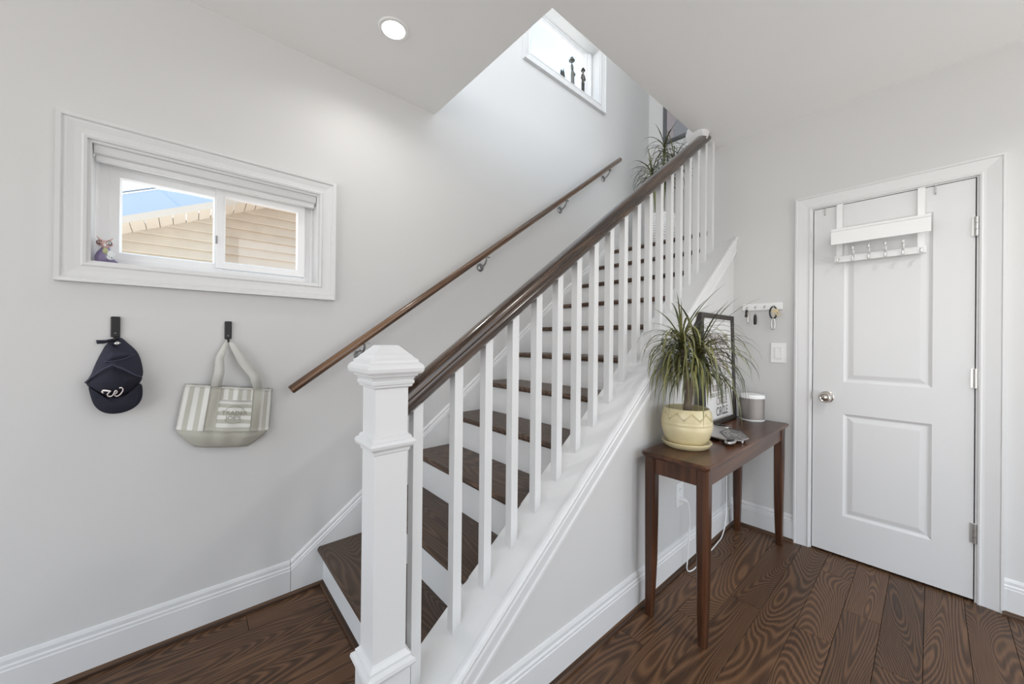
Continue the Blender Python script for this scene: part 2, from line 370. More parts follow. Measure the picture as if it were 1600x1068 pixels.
# ---- baseboards with stained shoe moulding
BB = [(0, 0), (0.016, 0), (0.016, 0.118), (0.0135, 0.122), (0.0135, 0.131), (0.009, 0.136), (0.009, 0.150), (0.005, 0.160), (0, 0.163)]
SHOE = [(0.016, 0), (0.032, 0), (0.031, 0.008), (0.027, 0.014), (0.016, 0.018)]
def run_y(prof, x, sgn, y0, y1, zf=lambda y: 0): return MB().loft([[(x+sgn*a, y, b+zf(y)) for a, b in prof] for y in (y0, y1)])
def run_x(prof, y, sgn, x0, x1): return MB().loft([[(x, y+sgn*a, b) for a, b in prof] for x in (x0, x1)])
b = struct(obj('baseboard_left', run_y(BB, XL, 1, -2.8, 0.3740), 'trim')); obj('shoe_moulding', run_y(SHOE, XL, 1, -2.8, Y1), 'shoe', b)
b = struct(obj('baseboard_side', run_y(BB, XS, 1, 0.49, YD), 'trim')); obj('shoe_moulding', run_y(SHOE, XS, 1, 0.49, YD), 'shoe', b)
b = struct(obj('baseboard_right', run_x(BB, YD, -1, XS, -0.556), 'trim')); obj('shoe_moulding', run_x(SHOE, YD, -1, XS, -0.556), 'shoex', b)
obj('baseboard_run', run_x(BB, YD, -1, 0.222, 2.2), 'trim', b); obj('shoe_moulding', run_x(SHOE, YD, -1, 0.222, 2.2), 'shoex', b)
b = struct(obj('baseboard_back', MB().box(XL, XO, YF-0.015, YF, 2.101, 2.25), 'trim', None, False, 0.003))
obj('baseboard_run', MB().box(XL, XL+0.016, 3.06, YF, 2.101, 2.25), 'trim', b, False, 0.003)

# ---- window 1: horizontal slider in a deep reveal
CAS = [(0, 0), (0, 0.013), (0.008, 0.016), (0.014, 0.012), (0.030, 0.014), (0.048, 0.020), (0.056, 0.019), (0.060, 0.026), (0.072, 0.028), (0.074, 0.0)]
def casing_left(parent, w): return obj('casing', MB().frame(*w, CAS, lambda u, v, h: (XL+h, u, v)), 'trim', parent)
def slider(name, w, xg, sl, sr, mats):
    """frame ring, two sashes with panes; sl, sr = pane rectangles (y0,y1,z0,z1)"""
    y0, y1, z0, z1 = w
    r = struct(empty(name, (XL, (y0+y1)/2, z0)))
    casing_left(r, w)
    obj('jamb_liner', MB().frame(y0+0.010, y1-0.010, z0+0.010, z1-0.010, [(0, 0.004), (0.0105, 0.004), (0.0105, -0.14), (0, -0.14)], lambda u, v, h: (XL+h, u, v)), 'trim', r)
    obj('window_frame', MB().frame(sl[0]-0.030, sr[1]+0.030, sl[2]-0.030, sl[3]+0.030, [(0, -0.085), (0.03, -0.085), (0.036, -0.075), (0.070, -0.075), (0.070, -0.15), (0, -0.15)], lambda u, v, h: (XL+h, u, v)), 'vinyl', r, False, 0.001)
    for (p, dx, m) in ((sl, 0.0, mats[0]), (sr, 0.014, mats[1]))[:1 if sl == sr else 2]:
        s_ = obj('sash', MB().frame(*p, [(0, xg+dx-0.004), (0.005, xg+dx+0.010), (0.034, xg+dx+0.014), (0.034, xg+dx-0.02), (0, xg+dx-0.02)], lambda u, v, h: (h, u, v)), 'vinyl', r, False, 0.001)
        pn = obj('pane', MB().box(xg+dx-0.010, xg+dx-0.006, p[0]-0.004, p[1]+0.004, p[2]-0.004, p[3]+0.004), m, s_)
    return r
w1 = slider('window_1', W1, -2.14, (-0.209, 0.075, 1.572, 1.862), (0.119, 0.403, 1.580, 1.872), ('pane', 'pane2'))
obj('latch', MB().box(-2.118, -2.108, 0.082, 0.090, 1.655, 1.69), 'iron', w1, False, 0.002)
w2 = slider('window_2', W2, -2.15, (2.005, 2.715, 3.495, 3.880), (2.005, 2.715, 3.495, 3.880), ('pane', 'pane'))
b = thing('window_blind', (-2.08, 0.1, 1.89), 'white roller blind rolled up in the top of the low sliding window', 'blind')
obj('cassette', MB().loft([[(x, y, z) for x, z in ((-2.118, 1.956), (-2.050, 1.956), (-2.046, 1.935), (-2.052, 1.918), (-2.066, 1.912), (-2.118, 1.912))] for y in (-0.274, 0.474)]), 'blind', b, False, 0.002)
obj('bottom_bar', MB().box(-2.084, -2.062, -0.270, 0.470, 1.893, 1.914), 'blind', b, False, 0.004)
obj('bracket', MB().box(-2.10, -2.06, -0.2755, -0.271, 1.905, 1.94), 'vinyl', b)

# ---- door
dr = struct(empty('door_1', (-0.166, YD, 0)))
P1 = (-0.333, 0.005, 0.24, 0.83); P2 = (-0.333, 0.005, 1.013, 1.912)
obj('door_leaf', MB().sheet(DOOR[:2], DOOR[2:], [P1, P2], lambda u, v, h: (u, YD+h+0.001, v), 0.035), 'trim', dr)
for p in (P1, P2):
    mb = MB()
    pf = [(0, 0.0), (-0.008, 0.0055), (-0.014, 0.0085), (-0.020, 0.0085), (-0.040, 0.0035), (-0.044, 0.003)]
    rings = [[(p[0]-o, YD+0.001+h, p[2]-o), (p[1]+o, YD+0.001+h, p[2]-o), (p[1]+o, YD+0.001+h, p[3]+o), (p[0]-o, YD+0.001+h, p[3]+o)] for o, h in pf]
    mb.loft(rings, True, False); mb.f.append(tuple(range(len(mb.v)-4, len(mb.v))))
    obj('door_panel', mb, 'trim', dr)
DC = [(0, 0.001), (0, -0.011), (0.006, -0.013), (0.012, -0.0105), (0.020, -0.0105), (0.040, -0.0135), (0.058, -0.0165), (0.064, -0.0165), (0.067, -0.021), (0.076, -0.021), (0.078, 0.001)]
obj('casing', MB().frame(DOOR[0]-0.012, DOOR[1]+0.012, -0.005, DOOR[3]+0.010, DC, DWX, 3), 'trim', dr)
obj('jamb', MB().frame(DOOR[0]-0.004, DOOR[1]+0.004, -0.005, DOOR[3]+0.004, [(0, 0.0), (0.011, -0.001), (0.011, 0.10), (0, 0.10)], DWX, 3), 'trim', dr)
kn = obj('door_knob', MB().lathe([(0.001, 0), (0.012, 0), (0.011, -0.012), (0.016, -0.022), (0.027, -0.030), (0.031, -0.040), (0.029, -0.050), (0.021, -0.057), (0.018, -0.055), (0.012, -0.058), (0.001, -0.060)], (-0.407, YD-0.006, 0.919), 28, 'y'), 'nickel', dr, 'auto')
obj('rosette', MB().lathe([(0.001, 0), (0.034, 0), (0.034, -0.003), (0.026, -0.008), (0.012, -0.009), (0.001, -0.009)], (-0.407, YD+0.001, 0.919), 28, 'y'), 'nickel', kn, 'auto')
for z in (1.806, 1.074, 0.331):
    mb = MB()
    for i in range(3): mb.lathe([(0.001, i*0.031), (0.0072, i*0.031), (0.0072, i*0.031+0.0295), (0.001, i*0.031+0.0295)], (DOOR[1]+0.003, YD-0.006, z-0.046), 12)
    mb.lathe([(0.001, -0.004), (0.004, -0.003), (0.005, 0.0)], (DOOR[1]+0.003, YD-0.006, z-0.046), 10)
    mb.box(DOOR[1]-0.012, DOOR[1]+0.014, YD-0.002, YD+0.002, z-0.046, z+0.047)
    obj('hinge', mb, 'steel', dr, 'auto')
obj('latch_plate', MB().box(DOOR[0]-0.007, DOOR[0]+0.001, YD-0.004, YD+0.02, 0.90, 0.945), 'iron', dr)

# ================================================================ STAIRCASE
st = thing('staircase', (-1.55, 1.7, 0), 'straight staircase with dark oak treads and white risers along the wall', 'staircase')
XA, XB = -2.022, -1.090
def tread_mesh():
    d = 0.058+RUN-0.03; pr = [(d, 0), (d, -0.030), (0.012, -0.030), (0.004, -0.026), (0.0, -0.016), (0.003, -0.006), (0.010, 0)]
    return MB().loft([[(x, y, z) for y, z in pr] for x in (0, XB-XA)])
tm = tread_mesh().mesh('tread'); tm.materials.append(M['tread'])
rm = MB().box(0, XB-XA, 0, 0.018, 0, RISE-0.028).mesh('riser'); rm.materials.append(M['trim'])
for k in range(1, 12):
    yk = Y1+(k-1)*RUN
    if k < 11:
        o = bpy.data.objects.new('tread', tm); COL.objects.link(o); o.parent = st; o.location = Vector((XA, yk-0.0275, RISE*k))-st.location
    o = bpy.data.objects.new('riser', rm); COL.objects.link(o); o.parent = st; o.location = Vector((XA, yk, RISE*(k-1)))-st.location
yl = Y1+10*RUN
obj('landing', MB().loft([[(x, y, z) for y, z in ((YF, 0+2.101), (YF, 2.071), (yl-0.016, 2.071), (yl-0.026, 2.078), (yl-0.0275, 2.088), (yl-0.020, 2.101))] for x in (XL, XO+0.01)]), 'tread', st)
obj('shoe_moulding', run_x([(0, 0), (0.016, 0), (0.015, 0.008), (0.011, 0.014), (0, 0.018)], Y1, -1, XA, XB), 'shoex', st)
# wall skirt: flat board, then a stepped cap moulding along its top edge
skz = lambda y: -0.150 + SL*y
yk0, yk1 = 0.376, 3.06
def board(x0, x1, top, bot, y0=yk0, y1=yk1):
    return MB().prism([(x0, y0, bot(y0)), (x0, y1, bot(y1)), (x0, y1, top(y1)), (x0, y0, top(y0))], [(x1, y0, bot(y0)), (x1, y1, bot(y1)), (x1, y1, top(y1)), (x1, y0, top(y0))])
kz = lambda y: max(skz(y), 0.1) if y > 0.40 else 0.163
yb = [0.376, 0.41, yk1]
top = lambda y: 0.163 if y < 0.38 else max(0.163+SL*(y-0.376), 0)
mb = MB()
pts = [(0.376, 0.0), (Y1+0.01, 0.0), (yk1, top(yk1)-0.45), (yk1, top(yk1)-0.045), (0.376, 0.163-0.045)]
mb.prism([(XL, y, z) for y, z in pts], [(XL+0.016, y, z) for y, z in pts]); obj('skirt_board', mb, 'trim', st)
mp = [(0.0, 0.0), (0.005, -0.002), (0.009, -0.012), (0.009, -0.026), (0.0135, -0.032), (0.0135, -0.041), (0.016, -0.045), (0, -0.050)]
obj('skirt_moulding', MB().loft([[(XL+a, y, top(y)+bz) for a, bz in mp] for y in (0.376, yk1)]), 'trim', st)
# sloping cap over the knee wall with its side moulding
cp = [(-1.092, 0.0), (-0.899, 0.0), (-0.893, -0.004), (-0.893, -0.016), (-0.899, -0.020), (-1.092, -0.020)]
obj('stringer_cap', MB().loft([[(x, y, capz(y)+z) for x, z in cp] for y in (0.474, YD)]), 'trim', st)
sm = [(XS, 0.014), (-0.893, 0.014), (-0.884, 0.010), (-0.881, 0.0), (-0.884, -0.010), (-0.889, -0.014), (-0.889, -0.022), (-0.885, -0.027), (-0.885, -0.036), (-0.891, -0.042), (-0.893, -0.078), (-0.888, -0.083), (-0.888, -0.096), (-0.894, -0.102), (XS, -0.104)]
obj('stringer_moulding', MB().loft([[(x, y, capz(y)+z) for x, z in sm] for y in (0.484, YD)]), 'trim', st)

# ================================================================ BALUSTRADE
XR = -1.020
bl = thing('stair_balustrade', (XR, 0.42, 0), 'white balustrade with square newel post, balusters and dark oak handrail', 'railing')
nx, ny, nh = XR, 0.4195, 0.0465
def square(prof): return MB().loft([[(nx-e, ny-e, z), (nx+e, ny-e, z), (nx+e, ny+e, z), (nx-e, ny+e, z)] for e, z in prof])
nw = obj('newel_post', square([(nh, 0.30), (nh, 1.115)]), 'trim', bl, False, 0.001)
obj('newel_cap', square([(nh, 1.100), (nh+0.008, 1.104), (nh+0.009, 1.110), (nh+0.012, 1.112), (nh+0.013, 1.119), (nh+0.010, 1.122), (nh+0.014, 1.131), (nh+0.019, 1.134), (nh+0.019, 1.139), (nh+0.027, 1.140), (nh+0.0315, 1.146), (nh+0.033, 1.155), (nh+0.0305, 1.164), (nh+0.025, 1.169), (nh+0.021, 1.171), (nh+0.0205, 1.178), (nh+0.012, 1.184), (nh+0.006, 1.192), (nh+0.004, 1.193), (nh-0.020, 1.217), (nh-0.022, 1.218)]), 'trim', nw)
obj('newel_collar', square([(nh, 0.922), (nh+0.004, 0.925), (nh+0.005, 0.933), (nh+0.008, 0.935), (nh+0.015, 0.941), (nh+0.017, 0.949), (nh+0.015, 0.956), (nh+0.008, 0.961), (nh+0.008, 0.966), (nh+0.003, 0.970), (nh, 0.972)]), 'trim', nw)
obj('newel_base', square([(nh+0.010, -0.01), (nh+0.010, 0.318), (nh+0.018, 0.322), (nh+0.022, 0.331), (nh+0.020, 0.340), (nh+0.011, 0.346), (nh+0.011, 0.353), (nh+0.003, 0.361), (nh, 0.366)]), 'trim', nw)
rz = lambda y: 1.010 + 0.7345*(y-0.477)               # underside of the handrail
YR0, YR1 = ny+nh, 2.645
rp = [(-0.023, 0.004), (-0.030, 0.012), (-0.031, 0.026), (-0.026, 0.034), (-0.026, 0.044), (-0.033, 0.054), (-0.033, 0.066), (-0.026, 0.078), (-0.012, 0.085), (0.0, 0.0865), (0.012, 0.085), (0.026, 0.078), (0.033, 0.066), (0.033, 0.054), (0.026, 0.044), (0.026, 0.034), (0.031, 0.026), (0.030, 0.012), (0.023, 0.004), (0.018, 0.0), (-0.018, 0.0)]
obj('handrail', MB().loft([[(XR+x, y, rz(y)+z) for x, z in rp] for y in (YR0, 1.0, 1.6, 2.2, YR1)]), 'rail', bl, 'auto')
hb = 0.016
for n in range(19):
    y0 = 0.498 if n == 0 else 0.640 + (n-1)*0.1222
    y1 = y0+2*hb
    tp = (lambda y: min(rz(y)+0.006, ZC)) if y0 < YR1-0.03 else (lambda y: ZC+0.003)
    q = [(XR-hb, y0), (XR+hb, y0), (XR+hb, y1), (XR-hb, y1)]
    obj('baluster', MB().loft([[(x, y, capz(y)-0.002) for x, y in q], [(x, y, tp(y)) for x, y in q]]), 'trim', bl, False, 0.0012)
# round end plate where the rail dies into the ceiling
ax = Vector((0.25, 1, 0.62)).normalized(); u = ax.cross(Vector((0, 0, 1))).normalized(); v = ax.cross(u); c0 = Vector((XO+0.004, 2.535, ZC-0.012)); rings = []
for r, h in ((0.001, -0.016), (0.045, -0.014), (0.062, -0.006), (0.068, 0.006), (0.068, 0.05), (0.001, 0.05)):
    rings.append([c0 + ax*h + u*r*math.cos(t*math.pi/16) + v*r*math.sin(t*math.pi/16) for t in range(32)])
obj('end_rosette', MB().loft(rings), 'trim', bl, 'auto')

# ---- round wall rail
xr = -1.972
wrl = thing('wall_handrail', (xr, 0.366, 0.995), 'round brown wooden handrail on metal brackets fixed to the stair wall', 'handrail')
wz = lambda y: 0.998 + 0.7275*(y-0.366)
obj('rail', MB().tube([(xr, y, wz(y)) for y in (0.357, 0.360, 1.0, 2.0, 3.080, 3.086)], [0.017, 0.021, 0.021, 0.021, 0.021, 0.017], 20), 'wrail', wrl, 'auto')
for y in (0.690, 1.490, 2.300, 2.905):
    br = obj('bracket', MB().tube([(XL+0.004, y, wz(y)-0.085), (XL+0.03, y, wz(y)-0.084), (XL+0.056, y+0.002, wz(y)-0.068), (xr+0.004, y+0.004, wz(y)-0.043), (xr, y+0.004, wz(y)-0.020)], 0.006, 8), 'iron', wrl, 'auto')
    obj('rosette', MB().lathe([(0.001, 0), (0.028, 0), (0.028, 0.004), (0.020, 0.010), (0.006, 0.013), (0.001, 0.013)], (XL, y, wz(y)-0.085), 20, 'x'), 'iron', br, 'auto')
    obj('saddle', MB().box(xr-0.009, xr+0.009, y-0.028, y+0.030, wz(y)-0.026, wz(y)-0.018), 'iron', br, False, 0.002)

# ================================================================ RECESSED LIGHTS
def downlight(x, y, label, power, group=None, ZC=ZC):
    t = thing('recessed_ceiling_light', (x, y, ZC), label, 'ceiling light', group)
    obj('trim_ring', MB().loft([[(x+r*math.cos(a*math.pi/20), y+r*math.sin(a*math.pi/20), ZC+h) for a in range(40)] for r, h in ((0.050, 0.004), (0.050, -0.004), (0.062, -0.005), (0.067, -0.001), (0.067, 0.004))], True, False, True), 'white', t, 'auto')
    obj('diffuser', MB().lathe([(0.001, -0.002), (0.050, -0.002), (0.050, 0.001), (0.001, 0.001)], (x, y, ZC), 32), 'lamp', t)
    area_lamp('downlight_lamp', (x, y, ZC-0.012), 0.10, power, spread=math.radians(150), parent=t)
downlight(-1.605, 0.679, 'round lit recessed downlight in the white ceiling', 0.7)
# ceiling lamp to the right of the frame: the rack and the keys throw their shadows down and left from it
area_lamp('downlight_right_offscreen', (0.62, 1.55, ZC-0.012), 0.10, 4.0, spread=math.radians(150))

# ================================================================ CONSOLE TABLE
TX0, TX1, TY0, TY1, TZ = -0.868, -0.573, 1.541, 2.782, 0.742
tb = thing('console_table', (-0.715, 2.16, 0), 'narrow dark cherry console table with tapered legs against the stair wall', 'table')
def clip(e, cx=0.012): return [(TX0+cx+e, TY0+e), (TX1-cx-e, TY0+e), (TX1-e, TY0+cx+e), (TX1-e, TY1-cx-e), (TX1-cx-e, TY1-e), (TX0+cx+e, TY1-e), (TX0+e, TY1-cx-e), (TX0+e, TY0+cx+e)]
obj('table_top', MB().loft([[(x, y, z) for x, y in clip(e)] for e, z in ((0.010, TZ-0.024), (0.002, TZ-0.016), (0.0, TZ-0.008), (0.003, TZ-0.001), (0.006, TZ))]), 'table', tb)
lx = (-0.836, -0.610); ly = (1.590, 2.722)
for x in lx:
    for y in ly:
        sx = 1 if x > -0.7 else -1; sy = 1 if y > 2 else -1
        mb = MB(); R = []
        for z, h, o in ((0.0, 0.0165, 0.008), (0.10, 0.0185, 0.003), (0.25, 0.0215, 0.0), (0.45, 0.0235, 0.0), (TZ-0.022, 0.0245, 0.0)):
            cx, cy, c = x+sx*o*0.4, y+sy*o, h*0.28
            R.append([(cx-h+c, cy-h, z), (cx+h-c, cy-h, z), (cx+h, cy-h+c, z), (cx+h, cy+h-c, z), (cx+h-c, cy+h, z), (cx-h+c, cy+h, z), (cx-h, cy+h-c, z), (cx-h, cy-h+c, z)])
        obj('leg', mb.loft(R), 'tablel', tb)
for x in (lx[0]-0.006, lx[1]+0.006): obj('apron', MB().box(x-0.009, x+0.009, ly[0], ly[1], TZ-0.098, TZ-0.021), 'table', tb, False, 0.001)
for y in (ly[0]-0.006, ly[1]+0.006): obj('apron', MB().box(lx[0], lx[1], y-0.009, y+0.009, TZ-0.098, TZ-0.021), 'tablel', tb, False, 0.001)

# ================================================================ PLANTS
def leaf_object(parent, base, az, length, rise, droop, width, mat, segs=7, name='leaf'):
    """a strap leaf: arches up and out, then hangs"""
    pts = []; d = Vector((math.cos(az), math.sin(az), 0)); p = Vector(base); el = rise
    for i in range(segs+1):
        if p.y < YD-0.02 and p.z < capz(p.y)+0.03: p.x = max(p.x, -0.874)
        pts.append(p.copy()); t = i/segs
        p = p + (d*math.cos(el) + Vector((0, 0, 1))*math.sin(el))*(length/segs)
        el -= droop/segs*(0.55+0.9*t)
        el = max(el, -1.45)
    side = Vector((-d.y, d.x, 0)); mb = MB(); rows_ = []
    for i, q in enumerate(pts):
        t = i/segs; w = width*0.5*(0.75+0.5*t if t < 0.35 else 1.0*(1-((t-0.35)/0.65)**1.7)+0.02)
        nrm = Vector((0, 0, 1))
        rows_.append([q - side*w + nrm*w*0.35, q, q + side*w + nrm*w*0.35])
    mb.loft(rows_, False, False)
    return obj(name, mb, mat, parent, True)
def blocked(x, lim): return x < lim

px_, py_ = -0.765, 1.780
pp = thing('potted_plant', (px_, py_, TZ), 'dragon plant with drooping strap leaves in yellow glazed pot on console table', 'potted plant')
prof = [(0.001, 0.016), (0.080, 0.016), (0.092, 0.022), (0.108, 0.045), (0.1185, 0.075), (0.1215, 0.098), (0.1200, 0.1005), (0.1215, 0.103), (0.1205, 0.115), (0.1195, 0.1165), (0.120, 0.119), (0.1165, 0.140), (0.111, 0.158), (0.1065, 0.168), (0.1045, 0.170), (0.101, 0.168), (0.103, 0.150), (0.100, 0.140), (0.001, 0.140)]
prof = [(r*0.922, h*1.08) for r, h in prof]
po = obj('pot', MB().lathe(prof, (px_, py_, TZ), 48), 'pot', pp, 'auto')
obj('saucer', MB().lathe([(0.001, 0.0), (0.098, 0.0), (0.106, 0.004), (0.119, 0.020), (0.1215, 0.027), (0.1195, 0.029), (0.116, 0.027), (0.102, 0.010), (0.001, 0.010)], (px_, py_, TZ), 48, 'z', 0.90, 0.90), 'pot', pp, 'auto')
mb = MB()
def rad(z): 
    for (r0, z0), (r1, z1) in zip(prof[9:14], prof[10:15]):
        if z0 <= z <= z1: return r0+(r1-r0)*(z-z0)/max(z1-z0, 1e-6)
    return 0.11
for k in range(10):                                         # raised zigzag bands on the shoulder
    for off in (0, 0.012):
        a0 = k*math.pi/5
        for s in (0, 1):
            path = []
            for i in range(5):
                t = i/4; a = a0 + (s+t)*math.pi/10; z = 0.134+0.030*(t if s == 0 else 1-t)+off*0.5; r = rad(z)+0.0004
                path.append((px_+r*math.cos(a), py_+r*math.sin(a), TZ+z))
            mb.tube(path, 0.0017, 5)
obj('relief', mb, 'pot', po, True)
obj('soil', MB().lathe([(0.001, 0.153), (0.055, 0.156), (0.0935, 0.152), (0.0935, 0.147), (0.001, 0.147)], (px_, py_, TZ), 32), 'soil', pp, 'auto')
tk = [(px_+0.006, py_-0.004, TZ+0.13), (px_+0.004, py_, TZ+0.19), (px_+0.010, py_+0.004, TZ+0.26), (px_-0.004, py_+0.006, TZ+0.32), (px_-0.014, py_+0.0, TZ+0.41), (px_-0.022, py_-0.010, TZ+0.48)]
obj('trunk', MB().tube(tk, [0.021, 0.019, 0.018, 0.016, 0.013, 0.010], 12), 'bark', pp, True)
obj('trunk', MB().tube([tk[2], (px_+0.022, py_+0.018, TZ+0.32), (px_+0.032, py_+0.032, TZ+0.40), (px_+0.034, py_+0.040, TZ+0.44)], [0.014, 0.013, 0.011, 0.009], 12), 'bark', pp, True)
def crown(parent, c, n, lmin, lmax, wd, mats, span=0.10, wall=None, top=0.5, low=-0.10):
    for i in range(n):
        az = i*2.39996 + random.uniform(-0.2, 0.2); f = i/n
        h = c[2] - span*f + random.uniform(-0.01, 0.01)
        el = low + (1.15-low)*(1-f)**1.3 + random.uniform(-0.15, 0.2)
        el = el if f > 0.04 else 1.35
        ln = random.uniform(lmin, lmax)
        dx = math.cos(az)
        if wall is not None and dx < 0:
            room = (c[0]-wall)-0.012
            reach = ln*0.62*abs(dx)
            if reach > room: ln = max(0.12, ln*room/reach*1.05); 
            if ln < 0.16: az = math.pi-az+random.uniform(-0.3, 0.3); ln = random.uniform(lmin, lmax)
        leaf_object(parent, (c[0]+0.006*math.cos(az), c[1]+0.006*math.sin(az), h), az, ln, el*0.85, random.uniform(2.2, 3.5) if f > 0.06 else random.uniform(0.3, 1.2), wd*random.uniform(0.8, 1.2), random.choice(mats))
crown(pp, (tk[-1][0], tk[-1][1], tk[-1][2]+0.03), 150, 0.21, 0.36, 0.0095, ('leaf', 'leaf', 'leafd', 'leafl'), 0.12, XS)
crown(pp, (px_+0.034, py_+0.040, TZ+0.46), 140, 0.21, 0.36, 0.0095, ('leaf', 'leaf', 'leafd', 'leafl'), 0.11, XS)

lpx, lpy, lz = -1.72, 3.40, 2.101
lp = thing('potted_plant', (lpx, lpy, lz), 'tall thin-caned leafy plant in a white ribbed pot on the stair landing', 'potted plant')
prof = [(0.001, 0.012), (0.11, 0.012)]
for i in range(14): prof += [(0.118+0.022*math.sin(i/13*2.4), 0.02+i*0.023), (0.112+0.022*math.sin(i/13*2.4), 0.032+i*0.023)]
prof += [(0.125, 0.345), (0.118, 0.345), (0.116, 0.30), (0.001, 0.30)]
obj('pot', MB().lathe(prof, (lpx, lpy, lz), 40), 'basket', lp, 'auto')
obj('pot_foot', MB().lathe([(0.001, 0), (0.10, 0), (0.10, 0.016), (0.001, 0.016)], (lpx, lpy, lz), 32), 'black', lp, 'auto')
for (dx, dy, h, n, lm) in ((0.02, 0.0, 1.02, 46, 0.27), (-0.05, -0.03, 0.80, 76, 0.30), (0.075, 0.02, 0.86, 60, 0.28), (0.00, 0.05, 0.76, 56, 0.28)):
    tip = (lpx+dx*1.5, lpy+dy*1.5, lz+h)
    obj('cane', MB().tube([(lpx+dx*0.6, lpy+dy*0.6, lz+0.28), (lpx+dx, lpy+dy, lz+0.55), tip], [0.011, 0.010, 0.008], 8), 'cane', lp, True)
    crown(lp, tip, n, lm*0.75, lm*1.15, 0.0085, ('leafd', 'leafd', 'leaf'), 0.10, None, 0.55)

# ================================================================ THINGS ON THE CONSOLE TABLE
# framed typographic print leaning on the wall
fy0, fy1, fh = 2.180, 2.690, 0.665
fb = Vector((-0.842, 0, TZ)); ft = Vector((-0.864, 0, TZ+fh)); fu = (ft-fb); L_ = fu.length; fu = fu.normalized(); fn_ = Vector((fu.z, 0, -fu.x))
def FP(u, v, h): p = fb + fu*v + fn_*h; return (p.x, u, p.z)
fr = thing('framed_print', (fb.x, (fy0+fy1)/2, TZ), 'black framed lettering print leaning on the wall behind the yellow plant pot', 'picture')
obj('frame', MB().frame(fy0+0.028, fy1-0.028, 0.028, L_-0.028, [(0, -0.016), (0, 0.004), (0.004, 0.008), (0.024, 0.009), (0.028, 0.005), (0.028, -0.016)], FP), 'frame', fr)
obj('mat_board', MB().prism([FP(u, v, -0.012) for u, v in ((fy0+0.02, 0.02), (fy1-0.02, 0.02), (fy1-0.02, L_-0.02), (fy0+0.02, L_-0.02))], [FP(u, v, -0.004) for u, v in ((fy0+0.02, 0.02), (fy1-0.02, 0.02), (fy1-0.02, L_-0.02), (fy0+0.02, L_-0.02))]), 'mat', fr)
pr = {k: MB() for k in ('ink', 'ink2', 'ink3', 'ink4')}
v = L_-0.115; k = 0
heights = [0.028, 0.040, 0.026, 0.034, 0.030, 0.044, 0.028, 0.034, 0.040, 0.026]
for hgt in heights:                                           # rows of tall word blocks, too small to read
    u_ = fy0+0.095; m = random.choice(('ink2', 'ink4', 'ink3', 'ink2'))
    while u_ < fy1-0.095:
        w = random.uniform(0.006, 0.016)
        if random.random() < 0.86:
            z0_, z1_ = v-hgt, v
            kind = random.random(); A = []
            if kind < 0.35: A = [(u_, u_+w*0.3, z0_, z1_), (u_, u_+w*0.85, z1_-hgt*0.18, z1_)]
            elif kind < 0.7: A = [(u_, u_+w*0.3, z0_, z1_), (u_+w*0.55, u_+w*0.85, z0_, z1_), (u_, u_+w*0.85, z0_, z0_+hgt*0.16)]
            else: A = [(u_, u_+w*0.85, z0_, z1_)]
            for (a, b_, c_, d_) in A: pr[m].add([FP(a, c_, -0.0034), FP(b_, c_, -0.0034), FP(b_, d_, -0.0034), FP(a, d_, -0.0034)], [(0, 1, 2, 3)])
        u_ += w+0.002
    v -= hgt+0.006
for kk, mb in pr.items():
    if mb.v: obj('print_rows', mb, kk, fr)
for (txt, sz, mt) in (('CIRCLE', 0.055, 'ink2'), ('CIRCLE', 0.060, 'ink')):
    obj('lettering', text_mesh(txt, sz, lambda x, y, z: FP((fy0+fy1)/2+0.04+x*0.95, v-0.026+y*1.25, -0.003+z), 0.0003), mt, fr); v -= 0.062
mb = MB(); u_ = fy0+0.10
while u_ < fy1-0.11: mb.add([FP(u_, v-0.022, -0.003), FP(u_+0.010, v-0.022, -0.003), FP(u_+0.010, v, -0.003), FP(u_, v, -0.003)], [(0, 1, 2, 3)]); u_ += 0.017
obj('print_rows', mb, 'ink3', fr)
obj('cover_glass', MB().prism([FP(u, v_, -0.001) for u, v_ in ((fy0+0.024, 0.024), (fy1-0.024, 0.024), (fy1-0.024, L_-0.024), (fy0+0.024, L_-0.024))], [FP(u, v_, 0.0) for u, v_ in ((fy0+0.024, 0.024), (fy1-0.024, 0.024), (fy1-0.024, L_-0.024), (fy0+0.024, L_-0.024))]), 'cover', fr)

# speaker: rounded-triangle column
sx_, sy_ = -0.752, 2.698
sp = thing('speaker', (sx_, sy_, TZ), 'taupe mesh tabletop speaker with white top and base', 'speaker')
def rsq(e, z):
    out = []
    for i in range(48):
        t = 2*math.pi*i/48; c, s = math.cos(t), math.sin(t); n = 2.6
        r = e/((abs(c)**n+abs(s)**n)**(1/n)); a = math.radians(-41)
        x, y = r*c, r*s*0.95; out.append((sx_+x*math.cos(a)-y*math.sin(a), sy_+x*math.sin(a)+y*math.cos(a), TZ+z))
    return out
obj('grille', MB().loft([rsq(0.066, z) for z in (0.012, 0.145)]), 'spk', sp, 'auto')
obj('base', MB().loft([rsq(e, z) for e, z in ((0.060, 0.0), (0.062, 0.005), (0.0675, 0.007), (0.0675, 0.013), (0.060, 0.013))]), 'white', sp, 'auto')
obj('top', MB().loft([rsq(e, z) for e, z in ((0.060, 0.144), (0.0675, 0.144), (0.0675, 0.160), (0.064, 0.166), (0.050, 0.163), (0.003, 0.162))]), 'white', sp, 'auto')

